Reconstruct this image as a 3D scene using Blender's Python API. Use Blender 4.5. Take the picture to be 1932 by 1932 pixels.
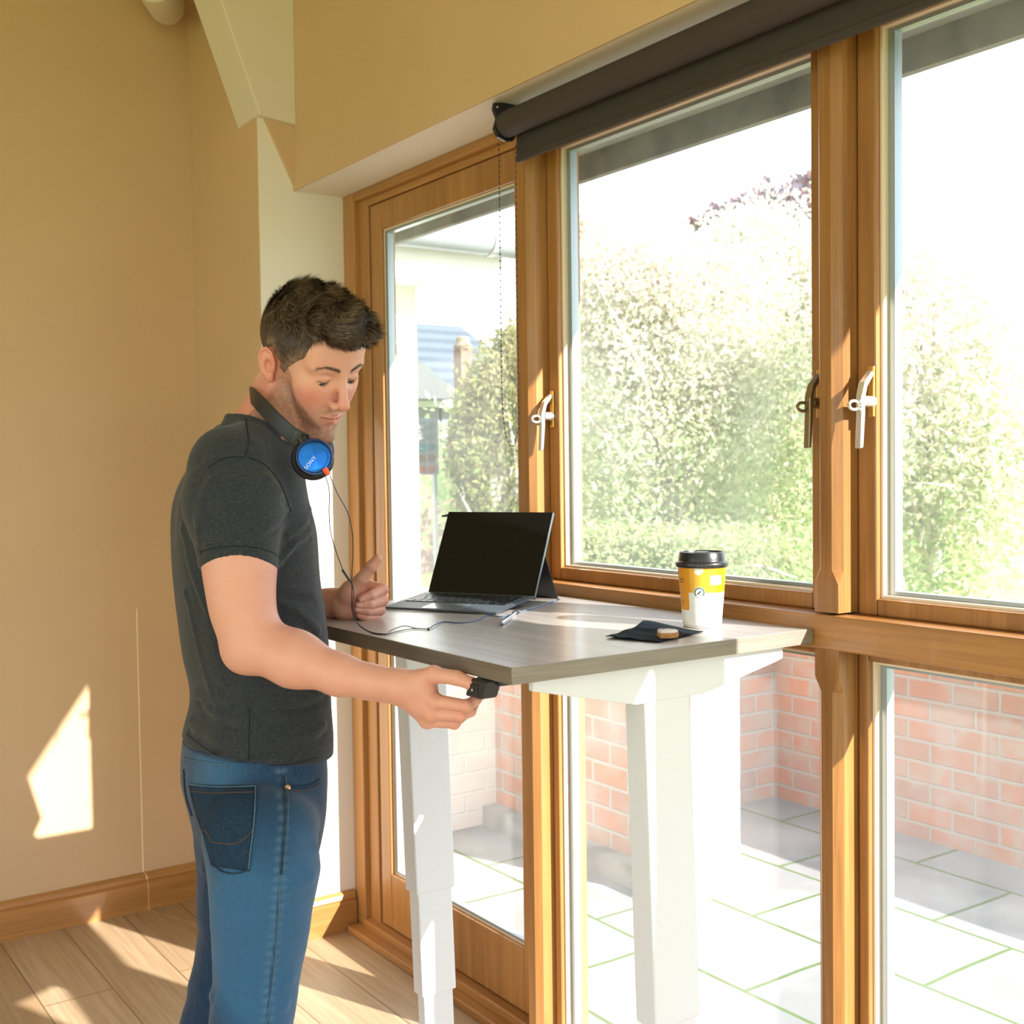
import bpy, math, random
import numpy as np
from mathutils import Vector
random.seed(7); rng = np.random.default_rng(7)
SC = bpy.context.scene
for _o in list(bpy.data.objects): bpy.data.objects.remove(_o)
COL = SC.collection
# ---------------------------------------------------------------- camera
FPX, YAW, PIT, ROL, EYE = 2241.6, .60737, .036714, .013221, 1.42
_f = np.array([math.sin(YAW)*math.cos(PIT), math.cos(YAW)*math.cos(PIT), -math.sin(PIT)])
_r = np.array([math.cos(YAW), -math.sin(YAW), 0.]); _d = np.cross(_f, _r)
CR = math.cos(ROL)*_r + math.sin(ROL)*_d; CD = -math.sin(ROL)*_r + math.cos(ROL)*_d; CF = _f
EYEP = np.array([0, 0, EYE])
def at(x, y, X=None, Y=None, Z=None, d=None):
    """point of the place seen at pixel x,y of the 1932 frame on plane X=, Y=, Z= or at depth d"""
    v = CR*(x-966)/FPX + CD*(y-966)/FPX + CF
    t = X/v[0] if X is not None else Y/v[1] if Y is not None else (Z-EYE)/v[2] if Z is not None else d
    return EYEP + v*t
cam = bpy.data.cameras.new('camera'); camo = bpy.data.objects.new('camera', cam); COL.objects.link(camo)
from mathutils import Matrix
camo.matrix_world = Matrix(((CR[0], -CD[0], -CF[0], 0), (CR[1], -CD[1], -CF[1], 0), (CR[2], -CD[2], -CF[2], EYE), (0, 0, 0, 1)))
cam.sensor_width = 36; cam.sensor_fit = 'HORIZONTAL'; cam.lens = FPX/1932*36; cam.clip_end = 200
cam.dof.use_dof = True; cam.dof.focus_distance = 2.0; cam.dof.aperture_fstop = 9.0
SC.camera = camo
# ---------------------------------------------------------------- world, sun, exposure
W = bpy.data.worlds.new('world'); SC.world = W; W.use_nodes = True
bg = W.node_tree.nodes['Background']; bg.inputs[0].default_value = (.80, .90, 1, 1); bg.inputs[1].default_value = 3.4
sun = bpy.data.lights.new('sun', 'SUN'); sun.energy = 19; sun.angle = .0093; sun.color = (1, .95, .88)
suno = bpy.data.objects.new('sun', sun); COL.objects.link(suno)
SUNV = Vector((-.36, .93, -.51)).normalized()
suno.rotation_euler = SUNV.to_track_quat('-Z', 'Y').to_euler(); suno.location = (6, -8, 8)
SC.view_settings.view_transform = 'Standard'; SC.view_settings.look = 'None'; SC.view_settings.gamma = 1
SC.view_settings.exposure = 0.1; SC.view_settings.use_curve_mapping = False
try:
    SC.cycles.use_denoising = True; SC.cycles.max_bounces = 10; SC.cycles.diffuse_bounces = 6
    SC.cycles.transparent_max_bounces = 24; SC.cycles.sample_clamp_indirect = 6
    SC.cycles.caustics_reflective = False; SC.cycles.caustics_refractive = False
except Exception: pass
# ---------------------------------------------------------------- materials
def S2L(c): return tuple((v/12.92 if v <= .04045 else ((v+.055)/1.055)**2.4) for v in (x/255 for x in c))
MATS = {}
def mat(name, base, rough=.6, metal=0, coat=0, spec=.5, noise=None, bump=None, build=None, **kw):
    m = bpy.data.materials.new(name); m.use_nodes = True; MATS[name] = m
    nt = m.node_tree; b = nt.nodes['Principled BSDF']
    b.inputs['Base Color'].default_value = (*base, 1); b.inputs['Roughness'].default_value = rough
    b.inputs['Metallic'].default_value = metal; b.inputs['Coat Weight'].default_value = coat
    b.inputs['Specular IOR Level'].default_value = spec
    for k, v in kw.items(): b.inputs[k.replace('_', ' ')].default_value = v
    if noise:   # (scale xyz, colour2, lo, hi, detail)
        sc, c2, lo, hi, det = noise
        n, r = texnoise(nt, sc, det, lo, hi)
        mx = mix(nt, (*base, 1), (*c2, 1), r.outputs[0]); nt.links.new(mx.outputs[2], b.inputs['Base Color'])
    if bump:    # (scale xyz, strength, distance)
        sc, st, di = bump
        n, r = texnoise(nt, sc, 4, .3, .7)
        bp = nt.nodes.new('ShaderNodeBump'); bp.inputs['Strength'].default_value = st; bp.inputs['Distance'].default_value = di
        nt.links.new(n.outputs[0], bp.inputs['Height']); nt.links.new(bp.outputs[0], b.inputs['Normal'])
    if build: build(m, nt, b)
    return m
def coords(nt, sc, kind='Object'):
    t = nt.nodes.new('ShaderNodeTexCoord'); mp = nt.nodes.new('ShaderNodeMapping'); mp.inputs['Scale'].default_value = sc
    nt.links.new(t.outputs[kind], mp.inputs[0]); return mp
def texnoise(nt, sc, det, lo, hi):
    mp = coords(nt, sc); n = nt.nodes.new('ShaderNodeTexNoise'); n.inputs['Scale'].default_value = 1; n.inputs['Detail'].default_value = det
    nt.links.new(mp.outputs[0], n.inputs['Vector'])
    r = nt.nodes.new('ShaderNodeMapRange'); r.inputs[1].default_value = lo; r.inputs[2].default_value = hi
    nt.links.new(n.outputs[0], r.inputs[0]); return n, r
def mix(nt, a, b, f, mode='MIX'):
    m = nt.nodes.new('ShaderNodeMix'); m.data_type = 'RGBA'; m.blend_type = mode
    for i, v in ((6, a), (7, b), (0, f)):
        if hasattr(v, 'is_output'): nt.links.new(v, m.inputs[i])
        elif hasattr(v, 'outputs'): nt.links.new(v.outputs[0], m.inputs[i])
        else: m.inputs[i].default_value = v
    return m
def wood(name, c1, c2, axis, rough=.42, knots=True, fine=1.0, coat=.15):
    def build(m, nt, b):
        s = [26*fine, 26*fine, 26*fine]; s[axis] = 1.3*fine
        n1, r1 = texnoise(nt, s, 6, .3, .72)
        s2 = [150*fine]*3; s2[axis] = 5*fine
        n2, r2 = texnoise(nt, s2, 3, .35, .75)
        s3 = [4, 4, 4]; s3[axis] = .7
        n3, r3 = texnoise(nt, s3, 2, .3, .7)
        a = mix(nt, (*c1, 1), (*c2, 1), r1.outputs[0])
        dk = tuple(x*.55 for x in c2)
        mr = nt.nodes.new('ShaderNodeMath'); mr.operation = 'MULTIPLY'; mr.inputs[1].default_value = .55; nt.links.new(r2.outputs[0], mr.inputs[0])
        c = mix(nt, a.outputs[2], (*dk, 1), mr.outputs[0])
        mr2 = nt.nodes.new('ShaderNodeMath'); mr2.operation = 'MULTIPLY'; mr2.inputs[1].default_value = .35; nt.links.new(r3.outputs[0], mr2.inputs[0])
        c3 = mix(nt, c.outputs[2], (*tuple(min(1, x*1.45) for x in c1), 1), mr2.outputs[0])
        out = c3.outputs[2]
        if knots:
            mp = coords(nt, tuple(2.6 if i != axis else .9 for i in range(3)))
            v = nt.nodes.new('ShaderNodeTexVoronoi'); v.inputs['Scale'].default_value = 1; nt.links.new(mp.outputs[0], v.inputs['Vector'])
            rr = nt.nodes.new('ShaderNodeMapRange'); rr.inputs[1].default_value = .055; rr.inputs[2].default_value = .02
            nt.links.new(v.outputs['Distance'], rr.inputs[0])
            k = mix(nt, out, (*tuple(x*.22 for x in c2), 1), rr.outputs[0]); out = k.outputs[2]
        nt.links.new(out, b.inputs['Base Color'])
        bp = nt.nodes.new('ShaderNodeBump'); bp.inputs['Strength'].default_value = .25; bp.inputs['Distance'].default_value = .0006
        nt.links.new(n2.outputs[0], bp.inputs['Height']); nt.links.new(bp.outputs[0], b.inputs['Normal'])
    return mat(name, c1, rough, coat=coat, build=build)
def glassmat(name, tint=(1, 1, 1), refl=.09):
    m = bpy.data.materials.new(name); m.use_nodes = True; nt = m.node_tree; nt.nodes.clear(); MATS[name] = m
    o = nt.nodes.new('ShaderNodeOutputMaterial'); t = nt.nodes.new('ShaderNodeBsdfTransparent'); t.inputs[0].default_value = (*tint, 1)
    g = nt.nodes.new('ShaderNodeBsdfGlossy'); g.inputs['Roughness'].default_value = .02
    lw = nt.nodes.new('ShaderNodeLayerWeight'); lw.inputs[0].default_value = .5
    pw = nt.nodes.new('ShaderNodeMath'); pw.operation = 'POWER'; pw.inputs[1].default_value = 5; nt.links.new(lw.outputs['Facing'], pw.inputs[0])
    ma = nt.nodes.new('ShaderNodeMath'); ma.operation = 'MULTIPLY_ADD'; ma.inputs[1].default_value = .8; ma.inputs[2].default_value = .025; nt.links.new(pw.outputs[0], ma.inputs[0])
    mx = nt.nodes.new('ShaderNodeMixShader'); nt.links.new(ma.outputs[0], mx.inputs[0]); nt.links.new(t.outputs[0], mx.inputs[1]); nt.links.new(g.outputs[0], mx.inputs[2])
    tl = nt.nodes.new('ShaderNodeBsdfTranslucent'); tl.inputs[0].default_value = (.9, .9, .9, 1)
    ms = nt.nodes.new('ShaderNodeMixShader'); n, r = texnoise(nt, (3, 3, 3), 6, .3, .8); mu = nt.nodes.new('ShaderNodeMath'); mu.operation = 'MULTIPLY_ADD'; mu.inputs[1].default_value = .045; mu.inputs[2].default_value = .024; nt.links.new(r.outputs[0], mu.inputs[0])
    nt.links.new(mu.outputs[0], ms.inputs[0]); nt.links.new(mx.outputs[0], ms.inputs[1]); nt.links.new(tl.outputs[0], ms.inputs[2])
    nt.links.new(ms.outputs[0], o.inputs[0]); return m
# ---------------------------------------------------------------- mesh building
class MB:
    def __init__(s): s.v = []; s.f = []; s.c = None
    def add(s, v, f):
        k = len(s.v); s.v += [tuple(map(float, p)) for p in v]; s.f += [tuple(i+k for i in q) for q in f]; return s
    def box(s, x0, x1, y0, y1, z0, z1):
        v = [(x, y, z) for x in (x0, x1) for y in (y0, y1) for z in (z0, z1)]
        return s.add(v, [(0, 1, 3, 2), (4, 6, 7, 5), (0, 4, 5, 1), (2, 3, 7, 6), (0, 2, 6, 4), (1, 5, 7, 3)])
    def prism(s, poly, axis, a, b):
        """closed polygon in the two other axes (in order), extruded along axis from a to b"""
        n = len(poly); v = []
        for h in (a, b):
            for p in poly:
                q = list(p); q.insert(axis, h); v.append(q)
        f = [(i, (i+1) % n, n+(i+1) % n, n+i) for i in range(n)] + [tuple(range(n))[::-1], tuple(range(n, 2*n))]
        return s.add(v, f)
    def tube(s, path, r, n=10, cap=True):
        P = [np.array(p, float) for p in path]; m = len(P); R = r if hasattr(r, '__len__') else [r]*m
        T = [P[min(i+1, m-1)]-P[max(i-1, 0)] for i in range(m)]; T = [t/(np.linalg.norm(t)+1e-12) for t in T]
        u = np.cross(T[0], (0, 0, 1.)); u = u if np.linalg.norm(u) > .05 else np.cross(T[0], (1., 0, 0)); u /= np.linalg.norm(u)
        v = []; f = []
        for i in range(m):
            u = u - T[i]*(u@T[i]); u /= np.linalg.norm(u); w = np.cross(T[i], u)
            for k in range(n):
                a = 2*math.pi*k/n; v.append(P[i]+R[i]*(math.cos(a)*u+math.sin(a)*w))
        for i in range(m-1):
            for k in range(n): f.append((i*n+k, i*n+(k+1) % n, (i+1)*n+(k+1) % n, (i+1)*n+k))
        if cap: f += [tuple(range(n))[::-1], tuple(range((m-1)*n, m*n))]
        return s.add(v, f)
    def lathe(s, prof, o=(0, 0, 0), ax=(0, 0, 1), n=48, capa=True, capb=True):
        a = np.array(ax, float); a /= np.linalg.norm(a); u = np.cross(a, (0, 1., 0)) if abs(a[1]) < .9 else np.cross(a, (1., 0, 0)); u /= np.linalg.norm(u); w = np.cross(a, u)
        v = []; f = []; m = len(prof); o = np.array(o, float)
        for r, h in prof:
            for k in range(n):
                t = 2*math.pi*k/n; v.append(o+a*h+r*(math.cos(t)*u+math.sin(t)*w))
        for i in range(m-1):
            for k in range(n): f.append((i*n+k, i*n+(k+1) % n, (i+1)*n+(k+1) % n, (i+1)*n+k))
        if capa: f.append(tuple(range(n))[::-1])
        if capb: f.append(tuple(range((m-1)*n, m*n)))
        return s.add(v, f)
def link(name, me, m, parent=None, smooth=False, bevel=0, seg=2):
    o = bpy.data.objects.new(name, me); COL.objects.link(o)
    if m: me.materials.append(m)
    if smooth is not False: 
        me.polygons.foreach_set('use_smooth', [True]*len(me.polygons))
        if smooth is not True:
            try: me.set_sharp_from_angle(angle=math.radians(smooth))
            except Exception: pass
    if parent is not None:
        o.parent = parent; L = world_loc(parent)
        me.transform(Matrix.Translation(-L))
    if bevel:
        b = o.modifiers.new('bevel', 'BEVEL'); b.width = bevel; b.segments = seg; b.limit_method = 'ANGLE'
    return o
def world_loc(o):
    L = Vector((0, 0, 0))
    while o is not None: L = L + o.location; o = o.parent
    return L
def put(name, mb, m, parent=None, smooth=False, bevel=0, seg=2):
    me = bpy.data.meshes.new(name)
    me.from_pydata(mb.v, [], mb.f); me.update()
    import bmesh as _b
    bm = _b.new(); bm.from_mesh(me); _b.ops.recalc_face_normals(bm, faces=bm.faces); bm.to_mesh(me); bm.free()
    return link(name, me, m, parent, smooth, bevel, seg)
def tag(o, label, cat, group=None, kind=None):
    if label: o['label'] = label
    if cat: o['category'] = cat
    if group: o['group'] = group
    if kind: o['kind'] = kind
    return o
def thing(name, label, cat, loc=(0, 0, 0), group=None):
    o = bpy.data.objects.new(name, None); COL.objects.link(o); o.location = Vector([float(x) for x in loc]); o.empty_display_size = .1
    return tag(o, label, cat, group)
def struct(name, mb, m, label=None, parent=None, **k):
    o = put(name, mb, m, parent, **k)
    if parent is None: o['kind'] = 'structure'
    if label: o['label'] = label
    return o
def spline(pts, n=8):
    P = [np.array(p, float) for p in pts]; P = [2*P[0]-P[1]]+P+[2*P[-1]-P[-2]]; out = []
    for i in range(1, len(P)-2):
        for k in range(n):
            t = k/n; a, b, c, d = P[i-1:i+3]
            out.append(.5*((2*b)+(c-a)*t+(2*a-5*b+4*c-d)*t*t+(3*b-a-3*c+d)*t**3))
    out.append(P[-2]); return out
# ---------------------------------------------------------------- palette
WALL_BEIGE = mat('beige_wall_surface', (.56, .385, .222), .85, noise=((2, 2, 2), (.60, .415, .245), .3, .7, 3), bump=((60, 60, 60), .15, .0006))
WALL_CREAM = mat('cream_wall_surface', (.76, .70, .615), .85, bump=((60, 60, 60), .15, .0006))  # paler than the beige of the back wall and bulkhead
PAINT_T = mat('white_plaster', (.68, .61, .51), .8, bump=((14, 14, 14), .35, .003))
OAK = (.43, .205, .060); OAK2 = (.26, .108, .027)
WOOD_Z = wood('oak_vertical_grain', OAK, OAK2, 2); WOOD_Y = wood('oak_long_grain', OAK, OAK2, 1); WOOD_X = wood('oak_cross_grain', OAK, OAK2, 0)
GLASS = glassmat('window_glass')
SPACER = mat('grey_glazing_spacer', (.35, .40, .43), .4, metal=.6)
BEAD = mat('pale_glazing_bead', (.78, .66, .50), .6)
BLACK = mat('black_plastic', (.012, .012, .013), .4)
WHITE = mat('white_powder_coat', (.80, .82, .86), .35)
WALLX = 1.51; TOPZ = 2.256; ENDY = 3.29; BACKY = 3.84; CEIL = 3.3
# ---------------------------------------------------------------- floor
def floorbuild(m, nt, b):
    mp = coords(nt, (1, 1, 1)); mp.inputs['Rotation'].default_value = (0, 0, math.pi/2)
    br = nt.nodes.new('ShaderNodeTexBrick'); br.inputs['Scale'].default_value = 1; br.inputs['Brick Width'].default_value = 2.4; br.inputs['Row Height'].default_value = .185
    br.inputs['Mortar Size'].default_value = .0022; br.inputs['Color1'].default_value = (.40, .29, .18, 1); br.inputs['Color2'].default_value = (.52, .40, .27, 1); br.inputs['Mortar'].default_value = (.12, .07, .035, 1)
    br.offset = .37; nt.links.new(mp.outputs[0], br.inputs['Vector'])
    n, r = texnoise(nt, (22, 1.1, 1), 6, .3, .7)
    n2, r2 = texnoise(nt, (90, 3, 1), 4, .4, .75)
    a = mix(nt, br.outputs[0], (.36, .23, .115, 1), r.outputs[0]); mu = nt.nodes.new('ShaderNodeMath'); mu.operation = 'MULTIPLY'; mu.inputs[1].default_value = .5
    nt.links.new(r2.outputs[0], mu.inputs[0]); a.blend_type = 'MIX'
    c = mix(nt, br.outputs[0], a.outputs[2], .55); c2 = mix(nt, c.outputs[2], (.24, .14, .07, 1), mu.outputs[0])
    nt.links.new(c2.outputs[2], b.inputs['Base Color'])
FLOOR = mat('oak_floorboards', (.5, .35, .2), .42, build=floorbuild)
struct('floor', MB().box(-3.1, 1.75, -3.3, 3.95, -.06, 0), FLOOR)
# ---------------------------------------------------------------- walls and ceiling
struct('wall_back', MB().box(-3.1, 1.40, BACKY, BACKY+.15, 0, CEIL), WALL_BEIGE, 'beige back wall left of the person')
struct('wall_column_side', MB().box(1.40, 1.42, ENDY+.004, BACKY+.1, 0, CEIL), WALL_BEIGE)
struct('wall_end', MB().box(1.402, 1.765, ENDY, BACKY+.1, 0, CEIL), WALL_CREAM, 'cream return wall beside the glazed door')
struct('wall_bulkhead', MB().box(WALLX, 1.86, -3.3, ENDY, TOPZ+.004, CEIL).box(WALLX, WALLX+.005, -3.3, ENDY, TOPZ-.004, TOPZ+.004), WALL_BEIGE, 'beige wall above the windows')
struct('trim_soffit', MB().box(WALLX+.005, 1.86, -3.3, ENDY, TOPZ-.004, TOPZ+.004), WALL_CREAM, 'cream soffit above the window frames')
a, b_, c = at(497, 224, Y=ENDY-.002), at(547, 222, Y=ENDY-.002), at(555, 351, Y=ENDY-.002)
struct('trim_plaster_haunch', MB().prism([(a[0], a[2]), (b_[0]+.03, b_[2]), (c[0]+.012, c[2]), (c[0]-.004, c[2])], 1, ENDY-.012, ENDY+.01), WALL_BEIGE)
struct('ceiling', MB().box(-3.1, 1.86, -3.3, 3.95, CEIL, CEIL+.15), WALL_CREAM)
wl = MB()
for y0, y1, z0, z1 in ((-3.3, 3.95, 0, .25), (-3.3, 3.95, 2.5, CEIL), (-3.3, -2.7, .25, 2.5), (.2, .6, .25, 2.5), (3.2, 3.95, .25, 2.5)): wl.box(-3.25, -3.1, y0, y1, z0, z1)  # unseen wall; its openings are added to let in fill light
struct('wall_left', wl, WALL_CREAM)
wr = MB()
for x0, x1, z0, z1 in ((-3.1, 1.86, 2.6, CEIL), (-3.1, -2.7, 0, 2.6), (-.9, -.6, 0, 2.6), (1.3, 1.86, 0, 2.6)): wr.box(x0, x1, -3.45, -3.3, z0, z1)  # wall behind the camera, openings added to bring in sky light
struct('wall_rear', wr, WALL_CREAM)
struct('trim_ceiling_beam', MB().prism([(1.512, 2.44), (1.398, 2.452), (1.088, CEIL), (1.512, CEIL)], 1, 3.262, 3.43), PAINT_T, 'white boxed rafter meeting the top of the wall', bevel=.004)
bp_ = at(335, -8, Y=3.6)
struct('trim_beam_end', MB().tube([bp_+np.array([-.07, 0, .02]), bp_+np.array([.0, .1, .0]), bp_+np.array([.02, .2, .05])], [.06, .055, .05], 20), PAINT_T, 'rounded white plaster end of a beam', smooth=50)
# baseboards (moulded profile, in wall-normal d and height z)
BP = [(0, 0), (.022, 0), (.022, .088), (.016, .093), (.019, .100), (.014, .112), (.006, .120), (0, .120)]
struct('baseboard_back', MB().prism([(BACKY-d, z) for d, z in BP], 0, -3.1, 1.40), WOOD_X, 'oak baseboard with moulded top on back wall')
struct('baseboard_column', MB().prism([(1.40-d, z) for d, z in BP], 1, ENDY-.0, BACKY), WOOD_Y)
struct('baseboard_end', MB().prism([(ENDY-d, z) for d, z in BP], 0, 1.378, 1.667), WOOD_X, 'sunlit oak baseboard on the cream return wall')
# ---------------------------------------------------------------- oak frame, posts, beam
PX0, PX1 = 1.632, 1.78          # proud posts
def post(name, y0, y1, z0, z1, label=None, cham=True):
    c = .014
    mb = MB()
    prof = [(PX0, y0+c), (PX0, y1-c), (PX0+c, y1), (PX1, y1), (PX1, y0), (PX0+c, y0)]
    full = [(PX0, y0), (PX0, y1), (PX0+.001, y1), (PX1, y1), (PX1, y0), (PX0+.001, y0)]
    zs = [(z0, full), (z0+.05, full), (z0+.075, prof), (z1-.075, prof), (z1-.05, full), (z1, full)]
    v = [(x, y, z) for z, P in zs for x, y in P]; n = 6; f = []
    for i in range(len(zs)-1):
        for k in range(n): f.append((i*n+k, i*n+(k+1) % n, (i+1)*n+(k+1) % n, (i+1)*n+k))
    f += [tuple(range(n)), tuple(range((len(zs)-1)*n, len(zs)*n))]
    mb.add(v, f)
    return struct(name, mb, WOOD_Z, label)
BZ0, BZ1 = 1.096, 1.161
MY0, MY1 = at(1001, 600, X=PX0)[1], at(975, 600, X=PX0)[1]        # mullion between door and casement
RY0, RY1 = at(1580, 600, X=PX0)[1], at(1535, 600, X=PX0)[1]        # post right of the casement
post('trim_mullion', MY0, MY1, 0, 2.252, 'oak post between glazed door and opening window')
PITCH = 0.885
bays = [(RY0-PITCH*i, RY1-PITCH*i) for i in range(5)]
for i, (y0, y1) in enumerate(bays):
    post('trim_post_%d_upper' % (i+1) if i else 'trim_post_upper', y0, y1, BZ1, 2.252, 'chamfered oak post right of the big window, above the rail' if i == 0 else None)
    post('trim_post_%d_lower' % (i+1) if i else 'trim_post_lower', y0, y1, 0, BZ0, 'chamfered oak post right of the big window, below the rail' if i == 0 else None)
struct('trim_rail', MB().box(PX0-.004, PX1, -2.3, MY0, BZ0, BZ1-.004), WOOD_Y, 'horizontal oak rail at desk height', bevel=.003)
struct('trim_jamb', MB().box(1.672, 1.76, 3.222, ENDY, 0, 2.252).box(1.690, 1.76, 3.163, 3.223, .02, 2.252), WOOD_Z, 'oak door jamb against cream wall', bevel=.004)
struct('trim_head', MB().box(1.672, 1.76, MY1, 3.222, 2.226, 2.252).box(1.690, 1.76, MY1, 3.163, 2.205, 2.227), WOOD_Y, 'oak frame head above the door', bevel=.004)
struct('trim_head_right', MB().box(1.685, 1.78, -2.3, MY0, 2.217, 2.252), WOOD_Y, bevel=.004)
struct('trim_threshold', MB().box(1.628, 1.76, MY1, 3.262, 0, .022).box(1.662, 1.76, MY1, 3.222, .02, .046).box(1.628, 1.76, -2.3, MY1-.001, 0, .03), WOOD_Y, 'worn oak threshold strip under glazed door', bevel=.004)
struct('wall_below_pier', MB().box(1.60, 1.86, -3.3, -2.3, 0, TOPZ), WALL_CREAM)
# ---------------------------------------------------------------- sashes, door and panes
def ring(mb, x0, x1, y0, y1, z0, z1, wl_, wr_, wt, wb):
    """rectangular frame: y1 is the far (left in view) side"""
    mb.box(x0, x1, y1-wl_, y1, z0, z1); mb.box(x0, x1, y0, y0+wr_, z0, z1)
    mb.box(x0, x1, y0+wr_, y1-wl_, z1-wt, z1); mb.box(x0, x1, y0+wr_, y1-wl_, z0, z0+wb); return mb
def glazed(name, y0, y1, z0, z1, xf, w, label, gx=1.70):
    wl_, wr_, wt, wb = w
    fr = struct(name, ring(MB(), xf, xf+.05, y0, y1, z0, z1, wl_, wr_, wt, wb), WOOD_Z, label, bevel=.004)
    gy0, gy1, gz0, gz1 = y0+wr_, y1-wl_, z0+wb, z1-wt
    put('glazing_bead', ring(MB(), xf+.012, gx-.008, gy0-.001, gy1+.001, gz0-.001, gz1+.001, .006, .006, .006, .006), BEAD, fr)
    put('glazing_spacer', ring(MB(), gx-.008, gx+.012, gy0, gy1, gz0, gz1, .018, .014, .012, .012), SPACER, fr)
    p = put('glass_pane', MB().box(gx-.002, gx+.001, gy0, gy1, gz0, gz1), GLASS, fr); return fr
d1 = glazed('door_1', MY1+.004, 3.156, .048, 2.203, 1.694, (.062, .09, .078, .165), 'oak glazed door behind the person', gx=1.715)
w1 = glazed('window_1', RY1+.003, MY0-.003, BZ1-.004, 2.215, 1.680, (.040, .045, .05, .030), 'tall oak casement window with garden view', gx=1.715)
w2 = glazed('window_2', RY1+.003, MY0-.003, .03, BZ0, 1.680, (.022, .03, .02, .03), 'fixed glass pane below the rail', gx=1.715)
k = 3
for (a0, a1), (b0, b1) in zip(bays[:-1], bays[1:]):
    glazed('window_%d' % k, b1+.003, a0-.003, BZ1-.004, 2.215, 1.680, (.040, .045, .05, .030), None, gx=1.715)
    glazed('window_%d' % (k+1), b1+.003, a0-.003, .03, BZ0, 1.680, (.022, .03, .02, .03), None, gx=1.715); k += 2
# ---------------------------------------------------------------- outside: ground, patio, walls
def pave(m, nt, b):
    mp = coords(nt, (1, 1, 1)); mp.inputs['Rotation'].default_value = (0, 0, math.pi/2); mp.inputs['Location'].default_value = (.07, .175, 0)
    br = nt.nodes.new('ShaderNodeTexBrick'); br.inputs['Scale'].default_value = 1; br.inputs['Brick Width'].default_value = .66; br.inputs['Row Height'].default_value = .432
    br.inputs['Mortar Size'].default_value = .008; br.inputs['Mortar Smooth'].default_value = .2; br.inputs['Color1'].default_value = (.30, .30, .29, 1); br.inputs['Color2'].default_value = (.22, .23, .23, 1); br.inputs['Mortar'].default_value = (.055, .10, .012, 1)
    br.offset = .42
    nz = nt.nodes.new('ShaderNodeTexNoise'); nz.inputs['Scale'].default_value = 9
    add = nt.nodes.new('ShaderNodeVectorMath'); add.operation = 'MULTIPLY_ADD'; add.inputs[1].default_value = (.03, .03, 0)
    nt.links.new(mp.outputs[0], add.inputs[2]); nt.links.new(nz.outputs[1], add.inputs[0]); nt.links.new(add.outputs[0], br.inputs['Vector'])
    n, r = texnoise(nt, (3, 3, 3), 8, .42, .62)
    c = mix(nt, br.outputs[0], (.10, .105, .11, 1), r.outputs[0], 'MIX'); c.inputs[0].default_value = .5
    mu = nt.nodes.new('ShaderNodeMath'); mu.operation = 'MULTIPLY'; mu.inputs[1].default_value = .55; nt.links.new(r.outputs[0], mu.inputs[0])
    inv = nt.nodes.new('ShaderNodeMath'); inv.operation = 'SUBTRACT'; inv.inputs[0].default_value = 1; nt.links.new(br.outputs['Fac'], inv.inputs[1])
    m3 = nt.nodes.new('ShaderNodeMath'); m3.operation = 'MULTIPLY'; nt.links.new(mu.outputs[0], m3.inputs[0]); nt.links.new(inv.outputs[0], m3.inputs[1]); nt.links.new(m3.outputs[0], c.inputs[0])
    nt.links.new(c.outputs[2], b.inputs['Base Color'])
    bp = nt.nodes.new('ShaderNodeBump'); bp.inputs['Strength'].default_value = .6; bp.inputs['Distance'].default_value = .01; nt.links.new(n.outputs[0], bp.inputs['Height']); nt.links.new(bp.outputs[0], b.inputs['Normal'])
PAVE = mat('mossy_paving_slabs', (.5, .5, .5), .8, build=pave)
def brickbuild(c1, c2, mort):
    def f(m, nt, b):
        tc = nt.nodes.new('ShaderNodeTexCoord'); sp = nt.nodes.new('ShaderNodeSeparateXYZ'); nt.links.new(tc.outputs['Object'], sp.inputs[0])
        ad = nt.nodes.new('ShaderNodeMath'); ad.operation = 'ADD'; nt.links.new(sp.outputs[0], ad.inputs[0]); nt.links.new(sp.outputs[1], ad.inputs[1])
        cb = nt.nodes.new('ShaderNodeCombineXYZ'); nt.links.new(ad.outputs[0], cb.inputs[0]); nt.links.new(sp.outputs[2], cb.inputs[1])
        br = nt.nodes.new('ShaderNodeTexBrick'); br.inputs['Scale'].default_value = 1; br.inputs['Brick Width'].default_value = .2; br.inputs['Row Height'].default_value = .082
        br.inputs['Mortar Size'].default_value = .008; br.inputs['Mortar Smooth'].default_value = .3; br.inputs['Color1'].default_value = (*c1, 1); br.inputs['Color2'].default_value = (*c2, 1); br.inputs['Mortar'].default_value = (*mort, 1)
        nt.links.new(cb.outputs[0], br.inputs['Vector'])
        n, r = texnoise(nt, (11, 11, 11), 6, .45, .65)
        mu = nt.nodes.new('ShaderNodeMath'); mu.operation = 'MULTIPLY'; mu.inputs[1].default_value = .6; nt.links.new(r.outputs[0], mu.inputs[0])
        c = mix(nt, br.outputs[0], (*mort, 1), mu.outputs[0]); nt.links.new(c.outputs[2], b.inputs['Base Color'])
        bp = nt.nodes.new('ShaderNodeBump'); bp.inputs['Strength'].default_value = .7; bp.inputs['Distance'].default_value = .008; bp.invert = True
        nt.links.new(br.outputs['Fac'], bp.inputs['Height']); nt.links.new(bp.outputs[0], b.inputs['Normal'])
    return f
BRICK = mat('old_red_brick', (.5, .2, .1), .9, build=brickbuild((.52, .24, .14), (.40, .25, .19), (.42, .40, .36)))
GRASS = mat('lawn', (.20, .32, .07), .9, noise=((1.5, 1.5, 1.5), (.34, .40, .12), .3, .7, 6))
GZ = -.06
struct('ground_lawn', MB().box(-30, 60, -30, 60, GZ-.4, GZ-.03), GRASS)
struct('ground_patio', MB().box(1.76, 6.0, -4, 8.0, GZ-.2, GZ), PAVE, 'stone paving slabs with moss in the joints')
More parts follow.
